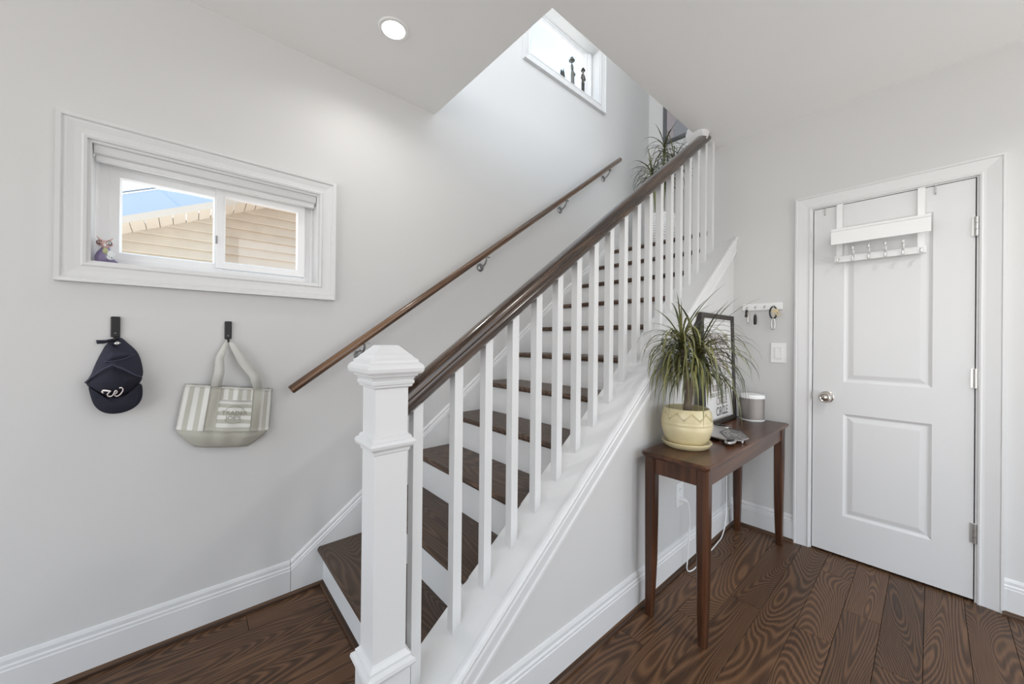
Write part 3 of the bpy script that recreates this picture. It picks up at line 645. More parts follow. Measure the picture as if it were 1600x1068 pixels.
# pewter dish: ridged centre, six-sided end plate with relief, oval knobs, small feet
dz = TZ
ds = thing('metal_dish', (-0.66, 2.08, dz), 'ornate pewter dish with six-sided end and dark oval bosses beside plant pot', 'dish')
hexo = [(-0.735, 2.235), (-0.665, 2.215), (-0.592, 2.085), (-0.600, 2.005), (-0.655, 1.985), (-0.735, 2.110)]
obj('end_plate', MB().prism([(x, y, dz+0.016) for x, y in hexo], [(x, y, dz+0.022) for x, y in hexo]), 'pewter', ds, False, 0.002)
mb = MB(); cc = (sum(p[0] for p in hexo)/6, sum(p[1] for p in hexo)/6)
for sc_, rr in ((0.93, 0.003), (0.66, 0.0015), (0.38, 0.0018)):
    q = [(cc[0]+(x-cc[0])*sc_, cc[1]+(y-cc[1])*sc_, dz+0.0225) for x, y in hexo]; mb.tube(q+[q[0]], rr, 6)
for x, y in hexo: mb.tube([(cc[0]+(x-cc[0])*0.38, cc[1]+(y-cc[1])*0.38, dz+0.0225), (cc[0]+(x-cc[0])*0.9, cc[1]+(y-cc[1])*0.9, dz+0.0225)], 0.0012, 5)
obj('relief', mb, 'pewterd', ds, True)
bo = [(-0.815, 2.235), (-0.735, 2.235), (-0.735, 2.110), (-0.655, 1.985), (-0.652, 1.970), (-0.745, 1.990), (-0.815, 2.06)]
obj('tray', MB().prism([(x, y, dz+0.012) for x, y in bo], [(x, y, dz+0.020) for x, y in bo]), 'pewter', ds, False, 0.003)
for (x, y, rx, ry) in ((-0.782, 2.255, 0.048, 0.022), (-0.632, 1.955, 0.022, 0.048)):
    bs = obj('boss', MB().lathe([(0.001, 0.010), (0.9, 0.010), (1.0, 0.018), (0.95, 0.023), (0.70, 0.025), (0.001, 0.025)], (x, y, dz), 24, 'z', 1, 1), 'pewter', ds, 'auto')
    for vtx in bs.data.vertices:
        wx = vtx.co.x+ds.location.x-x; wy = vtx.co.y+ds.location.y-y
        vtx.co.x = x+wx*rx-ds.location.x; vtx.co.y = y+wy*ry-ds.location.y
    mb = MB()
    mb.loft([[(x+rx*s*math.cos(t*math.pi/12), y+ry*s*math.sin(t*math.pi/12), dz+h) for t in range(24)] for s, h in ((0.72, 0.0245), (0.70, 0.028), (0.3, 0.0305), (0.02, 0.031))], True, True); obj('inlay', mb, 'gunmetal', bs, True)
for x, y in ((-0.605, 2.03), (-0.66, 2.19), (-0.79, 2.20), (-0.70, 2.02)): obj('foot', MB().lathe([(0.004, 0.0), (0.005, 0.004), (0.006, 0.017)], (x, y, dz), 10), 'pewter', ds, True)

# ================================================================ LEFT WALL HANGINGS
def wall_hook(y, z, label):
    t = thing('wall_hook', (XL, y, z), label, 'hook')
    pl = obj('plate', MB().box(XL, XL+0.010, y-0.0125, y+0.0125, z-0.039, z+0.039), 'black', t, False, 0.003)
    obj('screw', MB().lathe([(0.001, 0.0), (0.0025, 0.0), (0.001, 0.0015)], (XL+0.010, y, z-0.024), 8, 'x'), 'steel', pl)
    obj('peg', MB().tube([(XL+0.004, y, z-0.032), (XL+0.010, y, z-0.047), (XL+0.024, y, z-0.050), (XL+0.032, y, z-0.042)], 0.0035, 8), 'black', t, True)
    return t
wall_hook(-0.211, 1.271, 'black rectangular wall hook holding the navy cap')
wall_hook(0.127, 1.267, 'black rectangular wall hook holding the striped tote bag')

# navy cap; outlines in (y, z) on the wall
def CP(px, py): return (-0.345+(120+px/6.283-89.7)*0.001588-0.0005, 1.224-(485+py/6.283-530)*0.00234)
def cpts(l): return [CP(*p) for p in l]
def smooth_closed(pts, k=3):
    n = len(pts); out = []
    for i in range(n):
        p0, p1, p2, p3 = pts[i-1], pts[i], pts[(i+1) % n], pts[(i+2) % n]
        for j in range(k):
            t = j/k
            out.append(tuple(0.5*((2*p1[d])+(-p0[d]+p2[d])*t+(2*p0[d]-5*p1[d]+4*p2[d]-p3[d])*t*t+(-p0[d]+3*p1[d]-3*p2[d]+p3[d])*t**3) for d in range(2)))
    return out
CW = lambda base: (lambda u, v, h: (XL+base+h, u, v))
cap = thing('baseball_cap', (XL+0.04, -0.205, 1.07), 'dark navy baseball cap with white curly letter hanging on wall hook', 'cap')
back = cpts([(380, 262), (470, 320), (570, 410), (620, 520), (637, 660), (560, 700), (400, 730), (240, 720), (85, 690), (110, 620), (150, 520), (200, 420), (262, 325)])
obj('crown_back', MB().pillow(smooth_closed(back), 0.052, CW(0.006), 7, 2.2, CP(370, 600), -0.004), 'navy2', cap, True)
front = cpts([(345, 530), (440, 570), (560, 635), (636, 672), (600, 745), (520, 815), (390, 858), (260, 838), (160, 785), (76, 700), (150, 635), (250, 570)])
fp = obj('front_panel', MB().pillow(smooth_closed(front), 0.036, CW(0.045), 7, 2.4, CP(350, 700), -0.02), 'navy', cap, True)
brim = cpts([(110, 740), (160, 785), (260, 838), (390, 858), (520, 815), (610, 735), (645, 770), (643, 880), (590, 958), (480, 1008), (350, 1020), (240, 992), (160, 918), (118, 800)])
obj('brim', MB().pillow(smooth_closed(brim), 0.012, CW(0.050), 5, 2.0, CP(370, 925), -0.006), 'navy', cap, True)
def depth_front(py): return XL+0.046+0.034*max(0, 1-((py-700)/190)**2)
def cpath(l, x): return [(x(p) if callable(x) else x, *CP(*p)) for p in l]
obj('seam_piping', MB().tube(cpath([(78, 700), (150, 640), (250, 575), (345, 532), (440, 570), (560, 636), (634, 672)], lambda p: XL+0.050+0.020*(1-((p[0]-350)/300)**2)), 0.0034, 6), 'navy3', cap, True)
obj('seam_piping', MB().tube(cpath([(255, 500), (345, 497), (450, 480), (570, 430)], lambda p: XL+0.064-0.00006*abs(p[0]-345)), 0.0020, 6), 'navy3', cap, True)
obj('fold', MB().pillow(smooth_closed(cpts([(300, 330), (400, 400), (540, 440), (430, 485), (345, 500), (255, 515), (265, 450), (330, 400)])), 0.016, CW(0.046), 5, 2.0, None, -0.03), 'navy2', cap, True)
bx, bz_ = CP(346, 530); obj('button', MB().ball((XL+0.068, bx, bz_), 0.005, 0.0055, 0.0060, 12, 8), 'navy2', cap, True)
obj('eyelet', MB().ball((XL+0.074, *CP(477, 698)), 0.0025, 0.0028, 0.0032, 10, 6), 'navy2', cap, True)
obj('adjuster_strap', MB().pillow(cpts([(155, 292), (250, 290), (380, 262), (384, 280), (300, 310), (230, 326), (165, 330)]), 0.006, CW(0.018), 3, 2.0, None, -0.004), 'navy', cap, True)
obj('buckle', MB().pillow(cpts([(340, 325), (372, 300), (412, 318), (370, 350)]), 0.004, CW(0.040), 2, 2.0, None, -0.03), 'steel', cap, True)
Wp = [(258, 803), (248, 790), (258, 776), (285, 777), (318, 783), (332, 786), (316, 797), (298, 815), (300, 834), (322, 843), (345, 834), (362, 812), (372, 792), (384, 782), (396, 790), (390, 806), (372, 816), (364, 830), (378, 842), (402, 840), (428, 822), (448, 796), (454, 770), (440, 756), (418, 760)]
front_x = lambda p: XL+0.0475+0.036*(1-min(1, (((p[0]-350)/300)**2+((p[1]-700)/170)**2)**0.5)**2.4)
obj('letter_outline', MB().tube(cpath(Wp, lambda p: front_x(p)+0.001), 0.0048, 6, 0.6), 'red', fp, True)
obj('curly_letter', MB().tube(cpath(Wp, lambda p: front_x(p)+0.0040), 0.0031, 6, 0.6), 'whitet', fp, True)

# striped tote bag
BP0 = (-0.012, 1.042); BP1 = (0.288, 0.998); BP2 = (-0.040, 0.862); BP3 = (0.276, 0.812)
bag = thing('tote_bag', (XL+0.03, 0.125, 0.9), 'small sage and white striped canvas tote bag hanging on wall hook', 'bag')
def bagpt(u, v, h):
    y = (BP0[0]*(1-u)+BP1[0]*u)*(1-v)+(BP2[0]*(1-u)+BP3[0]*u)*v
    z = (BP0[1]*(1-u)+BP1[1]*u)*(1-v)+(BP2[1]*(1-u)+BP3[1]*u)*v
    return (XL+0.014+h, y, z)
def cloth(parent, name, u0, u1, v0, v1, hfun, mat, nu=20, nv=10, thick=0.002):
    me = bpy.data.meshes.new(name); vs = []; uv = []; fs = []
    for k in (0, 1):
        for j in range(nv+1):
            for i in range(nu+1):
                a, b_ = i/nu, j/nv; u, v = u0+(u1-u0)*a, v0+(v1-v0)*b_
                vs.append(Vector(bagpt(u, v, hfun(u, v)-k*thick))-Vector(parent['_org'])); uv.append((a, b_))
    n = nu+1; o = n*(nv+1)
    for j in range(nv):
        for i in range(nu):
            q = (j*n+i, j*n+i+1, (j+1)*n+i+1, (j+1)*n+i); fs += [q, tuple(x+o for x in q[::-1])]
    edge = [j*n for j in range(nv+1)] + [nv*n+i for i in range(1, nu+1)] + [j*n+nu for j in range(nv-1, -1, -1)] + [i for i in range(nu-1, 0, -1)]
    for i in range(len(edge)): a, b_ = edge[i], edge[(i+1) % len(edge)]; fs.append((a, a+o, b_+o, b_))
    me.from_pydata(vs, [], fs); me.update(); l = me.uv_layers.new(name='UVMap')
    for lp_ in me.loops: l.data[lp_.index].uv = uv[lp_.vertex_index]
    me.materials.append(M[mat])
    for p in me.polygons: p.use_smooth = True
    ob = bpy.data.objects.new(name, me); COL.objects.link(ob); ob.parent = parent; ob['_org'] = parent['_org']; return ob
hb_ = lambda u, v: 0.012+0.040*math.sin(math.pi*min(max(u, 0), 1))**0.6*(0.45+0.55*v)+0.003*math.sin(u*23+v*3)
cloth(bag, 'front_panel', 0, 1, 0, 1, hb_, 'stripe', 40, 12)
cloth(bag, 'back_panel', 0.02, 1.02, -0.01, 1, lambda u, v: 0.003-0.001*u, 'stripe', 20, 6)
cloth(bag, 'pocket', 0.375, 0.775, 0.29, 1.0, lambda u, v: hb_(u, v)+0.0022, 'stripeh', 16, 10)
cloth(bag, 'top_hem', -0.001, 1.001, -0.012, 0.030, lambda u, v: hb_(u, v)+0.0012, 'canvasw', 40, 2)
mb = MB(); R = []
for (v_, hu, ins, hb2) in ((1.0, 1.0, 0.0, 0.0), (1.16, 0.97, 0.07, 0.0), (1.32, 0.80, 0.17, 0.0), (1.40, 0.50, 0.22, 0.0)):
    ring = []
    for i in range(21): u = ins+(1-2*ins)*i/20; ring.append(bagpt(u, v_, hb_(min(1, max(0, (u-ins)/(1-2*ins))), 1)*hu))
    for i in range(20, -1, -1): u = ins+(1-2*ins)*i/20; ring.append(bagpt(u, v_, 0.002))
    R.append(ring)
obj('base', mb.loft(R), 'canvas', bag, True)
for u0, u1 in ((0.270, 0.385), (0.765, 0.875)):
    cloth(bag, 'webbing', u0, u1, 0.0, 1.0, lambda u, v: hb_(u, v)+0.0032, 'canvas', 5, 12)
def strap(path, w, mat, tw=0.0015):
    """ribbon through (x,y,z) points, width in the wall plane"""
    mb = MB(); rows_ = []
    path = [Vector(p) for p in path]
    for i, p in enumerate(path):
        d = (path[min(i+1, len(path)-1)]-path[max(i-1, 0)]).normalized(); s_ = Vector((1, 0, 0)).cross(d).normalized(); ww = w[i] if isinstance(w, list) else w
        rows_.append([p-s_*ww/2, p+s_*ww/2, p+s_*ww/2-Vector((tw, 0, 0)), p-s_*ww/2-Vector((tw, 0, 0))])
    return mb.loft(rows_)
hk = (XL+0.020, 0.127, 1.222)
l0 = bagpt(0.328, 0.0, hb_(0.33, 0)+0.003); r0_ = bagpt(0.820, 0.0, hb_(0.82, 0)+0.003)
obj('handle', strap([l0, (l0[0]+0.002, l0[1]+0.010, l0[2]+0.06), (XL+0.040, 0.098, 1.150), (XL+0.030, 0.115, 1.196), (XL+0.022, 0.124, 1.222)], [0.036, 0.034, 0.029, 0.020, 0.009], 'canvas'), 'canvasw', bag, True)
obj('handle', strap([r0_, (r0_[0]+0.002, r0_[1]-0.014, r0_[2]+0.06), (XL+0.042, 0.178, 1.128), (XL+0.032, 0.148, 1.190), (XL+0.022, 0.129, 1.222)], [0.034, 0.036, 0.034, 0.026, 0.008], 'canvas'), 'canvasw', bag, True)
obj('handle', strap([(XL+0.016, 0.236, 1.008), (XL+0.016, 0.225, 1.05), (XL+0.016, 0.200, 1.10), (XL+0.016, 0.165, 1.16), (XL+0.018, 0.130, 1.222)], [0.022, 0.024, 0.022, 0.018, 0.008], 'canvas'), 'canvas', bag, True)
ctr = (0.575, 0.62)
def lg(x, y, z): # lettering plane on the pocket
    u, v_ = ctr[0]+x/0.305, ctr[1]-y/0.185
    return bagpt(u, v_, hb_(u, v_)+0.0030+z)
mb = MB(); mb.tube([lg(0.037*math.cos(t), 0.037*math.sin(t), 0) for t in [math.pi*(0.10+0.8*i/20) for i in range(21)]], 0.0007, 5); mb.tube([lg(0.037*math.cos(t), 0.037*math.sin(t), 0) for t in [math.pi*(1.18+0.64*i/20) for i in range(21)]], 0.0007, 5)
obj('emblem_ring', mb, 'print_', bag)
obj('lettering', text_mesh('TRADER', 0.024, lambda x, y, z: lg(x, y+0.006, z), 0.0004), 'print_', bag)
obj('lettering', text_mesh("JOE'S", 0.024, lambda x, y, z: lg(x-0.003, y-0.015, z), 0.0004), 'print_', bag)

# ================================================================ DOOR WALL THINGS
# rack hung over the door
rk = thing('over_door_rack', (-0.19, YD-0.05, 1.7), 'white over-door rack with shelf board and six coat hooks', 'coat rack')
obj('shelf', MB().loft([[(x, y, z) for y, z in ((YD-0.118, 1.792), (YD-0.118, 1.862), (YD-0.121, 1.866), (YD-0.121, 1.874), (YD-0.116, 1.879), (YD-0.008, 1.879), (YD-0.008, 1.866), (YD-0.106, 1.866), (YD-0.106, 1.792))] for x in (-0.376, -0.002)]), 'white', rk)
obj('hook_rail', MB().box(-0.372, -0.018, YD-0.030, YD-0.012, 1.703, 1.740), 'white', rk, False, 0.002)
for x in (-0.353, -0.036):
    obj('strap', MB().box(x-0.013, x+0.013, YD-0.014, YD-0.011, 1.705, DOOR[3]+0.001).box(x-0.013, x+0.013, YD-0.014, YD+0.036, DOOR[3]+0.0005, DOOR[3]+0.003), 'white', rk)
for i in range(6):
    x = -0.354+i*0.0640
    h_ = obj('hook', MB().tube([(x, YD-0.028, 1.725), (x, YD-0.050, 1.712), (x, YD-0.066, 1.712), (x, YD-0.070, 1.724)], 0.0045, 8), 'white', rk, True)
    if 0 < i < 5: obj('hook_arm', MB().tube([(x, YD-0.030, 1.733), (x, YD-0.050, 1.748), (x, YD-0.062, 1.772)], 0.0045, 8), 'white', h_, True); obj('tip', MB().box(x-0.0055, x+0.0055, YD-0.069, YD-0.060, 1.760, 1.780), 'steel', h_, False, 0.002)
    obj('tip', MB().box(x-0.0055, x+0.0055, YD-0.076, YD-0.066, 1.700, 1.722), 'steel', h_, False, 0.002)
for x, nm in ((-0.420, 'small grey metal hook clipped over the door top near the knob side'), (0.012, 'small grey metal hook clipped over the door top near the hinge side')):
    t = thing('over_door_hook', (x, YD, 2.0), nm, 'hook')
    obj('clip', MB().box(x-0.003, x+0.003, YD-0.003, YD+0.0005, 2.003, DOOR[3]+0.001).box(x-0.003, x+0.003, YD-0.003, YD+0.037, DOOR[3], DOOR[3]+0.0025), 'steel', t)
    obj('tongue', MB().tube([(x, YD-0.002, 2.006), (x, YD-0.007, 1.999), (x, YD-0.009, 2.005)], 0.003, 6), 'steel', t, True)

# key rail and keys
KY = YD-0.012
kr = thing('key_rack', (-0.735, YD, 1.472), 'white wooden key rail with four hooks on the wall above light switch', 'key rack')
obj('rail', MB().box(-0.848, -0.624, KY, YD, 1.449, 1.495), 'white', kr, False, 0.003)
KX = (-0.818, -0.768, -0.717, -0.667)
for x in KX: obj('hook', MB().tube([(x, KY, 1.477), (x, KY-0.014, 1.470), (x, KY-0.022, 1.464), (x, KY-0.026, 1.468), (x, KY-0.027, 1.475)], 0.0028, 8), 'steel', kr, True)
def ring_xz(c, r, tk_, n=20, sx=1.0, sz=1.0, mb=None): return (mb or MB()).tube([(c[0]+r*sx*math.cos(2*math.pi*i/n), c[1], c[2]+r*sz*math.sin(2*math.pi*i/n)) for i in range(n+1)], tk_, 6)
ky = KY-0.020
k1 = thing('key_fob', (KX[0], ky, 1.43), 'dark leather key tag with small chrome clip on the key rail', 'keys')
obj('split_ring', ring_xz((KX[0], ky, 1.459), 0.009, 0.0011), 'steel', k1, True)
obj('leather_tag', MB().prism([(x, ky-0.003, z) for x, z in ((-0.824, 1.456), (-0.811, 1.456), (-0.809, 1.405), (-0.829, 1.407))], [(x, ky+0.003, z) for x, z in ((-0.824, 1.456), (-0.811, 1.456), (-0.809, 1.405), (-0.829, 1.407))]), 'frame', k1, False, 0.002)
obj('key', MB().tube([(-0.812, ky-0.002, 1.440), (-0.808, ky-0.002, 1.405), (-0.812, ky-0.002, 1.385), (-0.807, ky-0.002, 1.372), (-0.811, ky-0.002, 1.362)], 0.0032, 6), 'nickel', k1, True)
k2 = thing('key_fob', (KX[1], ky, 1.39), 'slim black car key fob hanging by a thin wire loop', 'keys')
obj('wire_loop', MB().tube([(KX[1]-0.001, ky, 1.420), (KX[1]-0.004, ky, 1.444), (KX[1], ky, 1.4665), (KX[1]+0.004, ky, 1.444), (KX[1]+0.001, ky, 1.420)], 0.0007, 5), 'steel', k2, True)
obj('fob_body', MB().loft([[(KX[1]+w*math.cos(2*math.pi*i/14), ky+w*0.55*math.sin(2*math.pi*i/14), z) for i in range(14)] for w, z in ((0.003, 1.354), (0.0085, 1.360), (0.0100, 1.385), (0.0085, 1.412), (0.004, 1.422))]), 'black', k2, True)
k3 = thing('key_bunch', (KX[3], ky, 1.41), 'bunch of brass keys on black carabiner with silver oval clip', 'keys')
cb = obj('carabiner', ring_xz((KX[3], ky-0.002, 1.430), 0.020, 0.0048, 24, 0.95, 1.9), 'black', k3, True)
obj('gate', MB().tube([(KX[3]-0.018, ky-0.002, 1.42), (KX[3]-0.018, ky-0.002, 1.45)], 0.0038, 8), 'iron', cb, True)
obj('oval_clip', ring_xz((KX[3]-0.001, ky-0.003, 1.357), 0.0095, 0.0048, 24, 1.0, 3.6), 'steel', k3, True)
for dx, tilt in ((0.004, 0.10), (0.012, 0.35), (0.018, 0.55)):
    x0, z0_ = KX[3]+dx-0.004, 1.452
    d = Vector((math.sin(tilt), 0, -math.cos(tilt))); s_ = Vector((d.z, 0, -d.x)); p = Vector((x0, ky-0.006-dx*0.2, z0_))
    outl = [(0, -0.004), (0.006, -0.0095), (0.018, -0.0095), (0.024, -0.004), (0.050, -0.004), (0.056, 0.0), (0.050, 0.003), (0.044, 0.002), (0.038, 0.0045), (0.030, 0.003), (0.024, 0.004), (0.018, 0.0095), (0.006, 0.0095), (0, 0.004)]
    obj('key', MB().prism([p+d*a+s_*b_ for a, b_ in outl], [p+d*a+s_*b_-Vector((0, 0.002, 0)) for a, b_ in outl]), 'brass', k3)
# light switch
sw = thing('light_switch', (-0.645, YD, 1.173), 'white rocker light switch plate beside the door casing', 'switch')
obj('cover_plate', MB().box(-0.686, -0.604, YD-0.006, YD, 1.108, 1.236), 'white', sw, False, 0.002)
obj('surround', MB().frame(-0.661, -0.629, 1.138, 1.206, [(0, -0.0055), (0, -0.0095), (0.0030, -0.0095), (0.0030, -0.0055)], DWX), 'white', sw)
obj('rocker', MB().prism([(-0.660, YD-0.0085, 1.139), (-0.630, YD-0.0085, 1.139), (-0.630, YD-0.0065, 1.205), (-0.660, YD-0.0065, 1.205)], [(-0.660, YD-0.004, 1.139), (-0.630, YD-0.004, 1.139), (-0.630, YD-0.004, 1.205), (-0.660, YD-0.004, 1.205)]), 'white', sw)
# outlet under the table and the speaker's cord
ol = thing('wall_outlet', (XS, 2.02, 0.405), 'white double socket plate on the wall beneath the console table', 'outlet')
obj('cover_plate', MB().box(XS, XS+0.006, 1.980, 2.062, 0.342, 0.470), 'white', ol, False, 0.002)
for z in (0.432, 0.382):
    s_ = obj('receptacle', MB().lathe([(0.001, 0), (0.017, 0), (0.017, 0.003), (0.001, 0.003)], (XS+0.005, 2.021, z), 20, 'x'), 'white', ol)
    for dy in (-0.006, 0.006): obj('slot', MB().box(XS+0.0075, XS+0.0083, 2.021+dy-0.001, 2.021+dy+0.001, z-0.002, z+0.007), 'ink', s_)
cd = thing('power_cord', (XS+0.03, 2.03, 0.0), 'white power cord plugged into the socket, trailing along the floor', 'cord')
obj('plug', MB().tube([(XS+0.006, 2.021, 0.380), (XS+0.022, 2.021, 0.380), (XS+0.032, 2.024, 0.379), (XS+0.042, 2.028, 0.376)], [0.013, 0.013, 0.009, 0.005], 12), 'white', cd, 'auto')
def bez(pts, k=6):
    out = []; n = len(pts)
    for i in range(n-1):
        p0, p1, p2, p3 = pts[max(i-1, 0)], pts[i], pts[i+1], pts[min(i+2, n-1)]
        for j in range(k):
            t = j/k; out.append(tuple(0.5*((2*p1[d])+(-p0[d]+p2[d])*t+(2*p0[d]-5*p1[d]+4*p2[d]-p3[d])*t*t+(-p0[d]+3*p1[d]-3*p2[d]+p3[d])*t**3) for d in range(3)))
    return out+[pts[-1]]
obj('cable', MB().tube(bez([(XS+0.040, 2.027, 0.377), (XS+0.048, 2.034, 0.35), (XS+0.050, 2.040, 0.25), (XS+0.045, 2.032, 0.08), (XS+0.047, 2.022, 0.012), (XS+0.062, 2.060, 0.004), (XS+0.058, 2.20, 0.0035), (XS+0.052, 2.325, 0.0035), (XS+0.046, 2.44, 0.004), (XS+0.042, 2.54, 0.018), (XS+0.036, 2.62, 0.10), (XS+0.026, 2.655, 0.30), (XS+0.022, 2.662, 0.55), (XS+0.022, 2.664, 0.735)]), 0.0032, 8), 'white', cd, True)

# ================================================================ FIGURINES
# bird on the low window sill
ox, oy, oz = -2.074, -0.248, W1[2]+0.010
ow = thing('bird_figurine', (ox, oy, oz), 'painted ceramic owl-like bird figurine with pink head and purple body', 'figurine')
rings = []
for z, ry, rx, dy in ((0.0, 0.012, 0.012, -0.004), (0.006, 0.020, 0.018, -0.003), (0.022, 0.0235, 0.020, -0.001), (0.040, 0.020, 0.018, 0.002), (0.054, 0.013, 0.013, 0.004), (0.062, 0.010, 0.010, 0.005)):
    rings.append([(ox+rx*math.cos(t*math.pi/10), oy+dy+ry*math.sin(t*math.pi/10), oz+z) for t in range(20)])
bd = obj('body', MB().loft(rings), 'purple', ow, True)
obj('tail', MB().tube([(ox, oy+0.006, oz+0.022), (ox+0.003, oy+0.022, oz+0.010), (ox+0.005, oy+0.038, oz+0.003)], [0.014, 0.009, 0.003], 10), 'purple', ow, True)
obj('wing', MB().ball((ox+0.012, oy+0.017, oz+0.030), 0.009, 0.014, 0.018, 14, 8), 'lilac', ow, True)
for i in range(3): obj('feather_mark', MB().tube([(ox+0.0205-i*0.0006, oy+0.009+i*0.006, oz+0.034-i*0.003), (ox+0.0205-i*0.001, oy+0.011+i*0.006, oz+0.024-i*0.003)], 0.0009, 5), 'ink', ow)
obj('breast', MB().ball((ox+0.016, oy+0.006, oz+0.044), 0.007, 0.008, 0.012, 12, 8), 'lime', ow, True)
hd = obj('head', MB().ball((ox+0.004, oy+0.003, oz+0.073), 0.014, 0.023, 0.0125, 18, 10).ball((ox+0.012, oy+0.005, oz+0.064), 0.008, 0.010, 0.010, 12, 8), 'pink', ow, True)
for dy, m, e in ((-0.010, 'pink', 'frame'), (0.015, 'lilac', 'ink')):
    ey = obj('eye', MB().lathe([(0.001, 0.002), (0.0078, 0.0), (0.0082, 0.003), (0.006, 0.0045), (0.001, 0.005)], (ox+0.015-abs(dy-0.003)*0.2, oy+dy, oz+0.075), 16, 'x'), e, hd, True)
    obj('pupil', MB().lathe([(0.001, 0.004), (0.0055, 0.0042), (0.0055, 0.0052), (0.001, 0.0056)], (ox+0.015-abs(dy-0.003)*0.2, oy+dy, oz+0.075), 14, 'x'), m, ey, True)
    obj('pupil', MB().ball((ox+0.0205-abs(dy-0.003)*0.2, oy+dy, oz+0.075), 0.001, 0.0022, 0.0026, 10, 6), 'ink', ey, True)
obj('beak', MB().tube([(ox+0.016, oy+0.004, oz+0.070), (ox+0.022, oy+0.005, oz+0.064), (ox+0.021, oy+0.006, oz+0.058)], [0.004, 0.003, 0.001], 8), 'lilac', hd, True)
for s_ in (-1, 1): obj('ear_tuft', MB().tube([(ox+0.003, oy+0.003+s_*0.006, oz+0.082), (ox+0.003, oy+0.003+s_*0.014, oz+0.088), (ox+0.003, oy+0.003+s_*0.021, oz+0.098)], [0.005, 0.003, 0.001], 8), 'pink', hd, True)

# three figures on the high window sill
fx = -2.085; sz_ = W2[2]+0.010
def figure_base(y, label): return thing('figurine', (fx, y, sz_), label, 'figurine', None)
fy = 2.505
lady = figure_base(fy, 'tall slender grey figurine of a lady in a long gown and hat')
obj('gown', MB().loft([[(fx+r*0.8*math.cos(t*math.pi/8), fy+dy+r*math.sin(t*math.pi/8), sz_+z) for t in range(16)] for z, r, dy in ((0, 0.030, 0.014), (0.012, 0.027, 0.010), (0.05, 0.019, 0.002), (0.11, 0.0185, 0.0), (0.145, 0.020, 0.002), (0.165, 0.012, -0.004), (0.195, 0.015, -0.008), (0.212, 0.010, -0.010), (0.218, 0.005, -0.010), (0.226, 0.0045, -0.010))]), 'bronze', lady, True)
obj('bustle', MB().ball((fx, fy+0.020, sz_+0.140), 0.013, 0.015, 0.016, 12, 8), 'bronze', lady, True)
obj('arm', MB().tube([(fx+0.004, fy-0.018, sz_+0.207), (fx+0.010, fy-0.028, sz_+0.175), (fx+0.012, fy-0.012, sz_+0.160)], [0.005, 0.0045, 0.003], 8), 'bronze', lady, True)
obj('head', MB().ball((fx, fy-0.011, sz_+0.240), 0.011, 0.011, 0.014, 12, 8), 'bronze', lady, True)
obj('hat', MB().lathe([(0.001, 0.0), (0.026, -0.004), (0.028, 0.001), (0.018, 0.012), (0.014, 0.026), (0.001, 0.030)], (fx, fy-0.012, sz_+0.247), 16), 'bronze', lady, True)
fy = 2.650
man = figure_base(fy, 'dark figurine of a man in hat and coat leaning on a cane')
for dy in (-0.008, 0.009): obj('leg', MB().tube([(fx, fy+dy, sz_+0.0), (fx, fy+dy, sz_+0.06), (fx, fy+dy*0.7, sz_+0.125)], [0.008, 0.009, 0.011], 10), 'bronzed', man, True)
obj('coat', MB().loft([[(fx+r*0.8*math.cos(t*math.pi/8), fy+r*math.sin(t*math.pi/8), sz_+z) for t in range(16)] for z, r in ((0.112, 0.017), (0.15, 0.015), (0.185, 0.019), (0.200, 0.014), (0.208, 0.006), (0.216, 0.0055))]), 'bronze', man, True)
obj('arm', MB().tube([(fx+0.004, fy-0.018, sz_+0.192), (fx+0.006, fy-0.032, sz_+0.150), (fx+0.012, fy-0.012, sz_+0.138)], [0.006, 0.0055, 0.004], 8), 'bronzed', man, True)
obj('arm', MB().tube([(fx+0.004, fy+0.017, sz_+0.192), (fx+0.008, fy+0.022, sz_+0.155), (fx+0.014, fy+0.006, sz_+0.140)], [0.006, 0.0055, 0.004], 8), 'bronzed', man, True)
obj('head', MB().ball((fx, fy, sz_+0.228), 0.011, 0.011, 0.014, 12, 8), 'bronze', man, True)
obj('hat', MB().lathe([(0.001, 0.0), (0.020, -0.002), (0.020, 0.002), (0.012, 0.004), (0.011, 0.020), (0.001, 0.022)], (fx, fy, sz_+0.236), 16), 'bronzed', man, True)
obj('cane', MB().tube([(fx+0.012, fy-0.014, sz_+0.14), (fx+0.012, fy-0.026, sz_+0.0)], 0.0022, 6), 'bronzed', man)
fy = 2.375
bird = figure_base(fy, 'small dark figurine shaped like a pair of folded leaves')
obj('leaf', MB().loft([[(fx+r*0.5*math.cos(t*math.pi/8), fy+0.008+r*math.sin(t*math.pi/8), sz_+z) for t in range(16)] for z, r in ((0, 0.009), (0.02, 0.017), (0.06, 0.020), (0.09, 0.014), (0.115, 0.004), (0.130, 0.001))]), 'bronzed', bird, True)
obj('leaf', MB().loft([[(fx+0.006+r*0.5*math.cos(t*math.pi/8), fy-0.024+r*math.sin(t*math.pi/8), sz_+z) for t in range(16)] for z, r in ((0, 0.006), (0.02, 0.012), (0.06, 0.014), (0.085, 0.010), (0.100, 0.002))]), 'bronzed', bird, True)

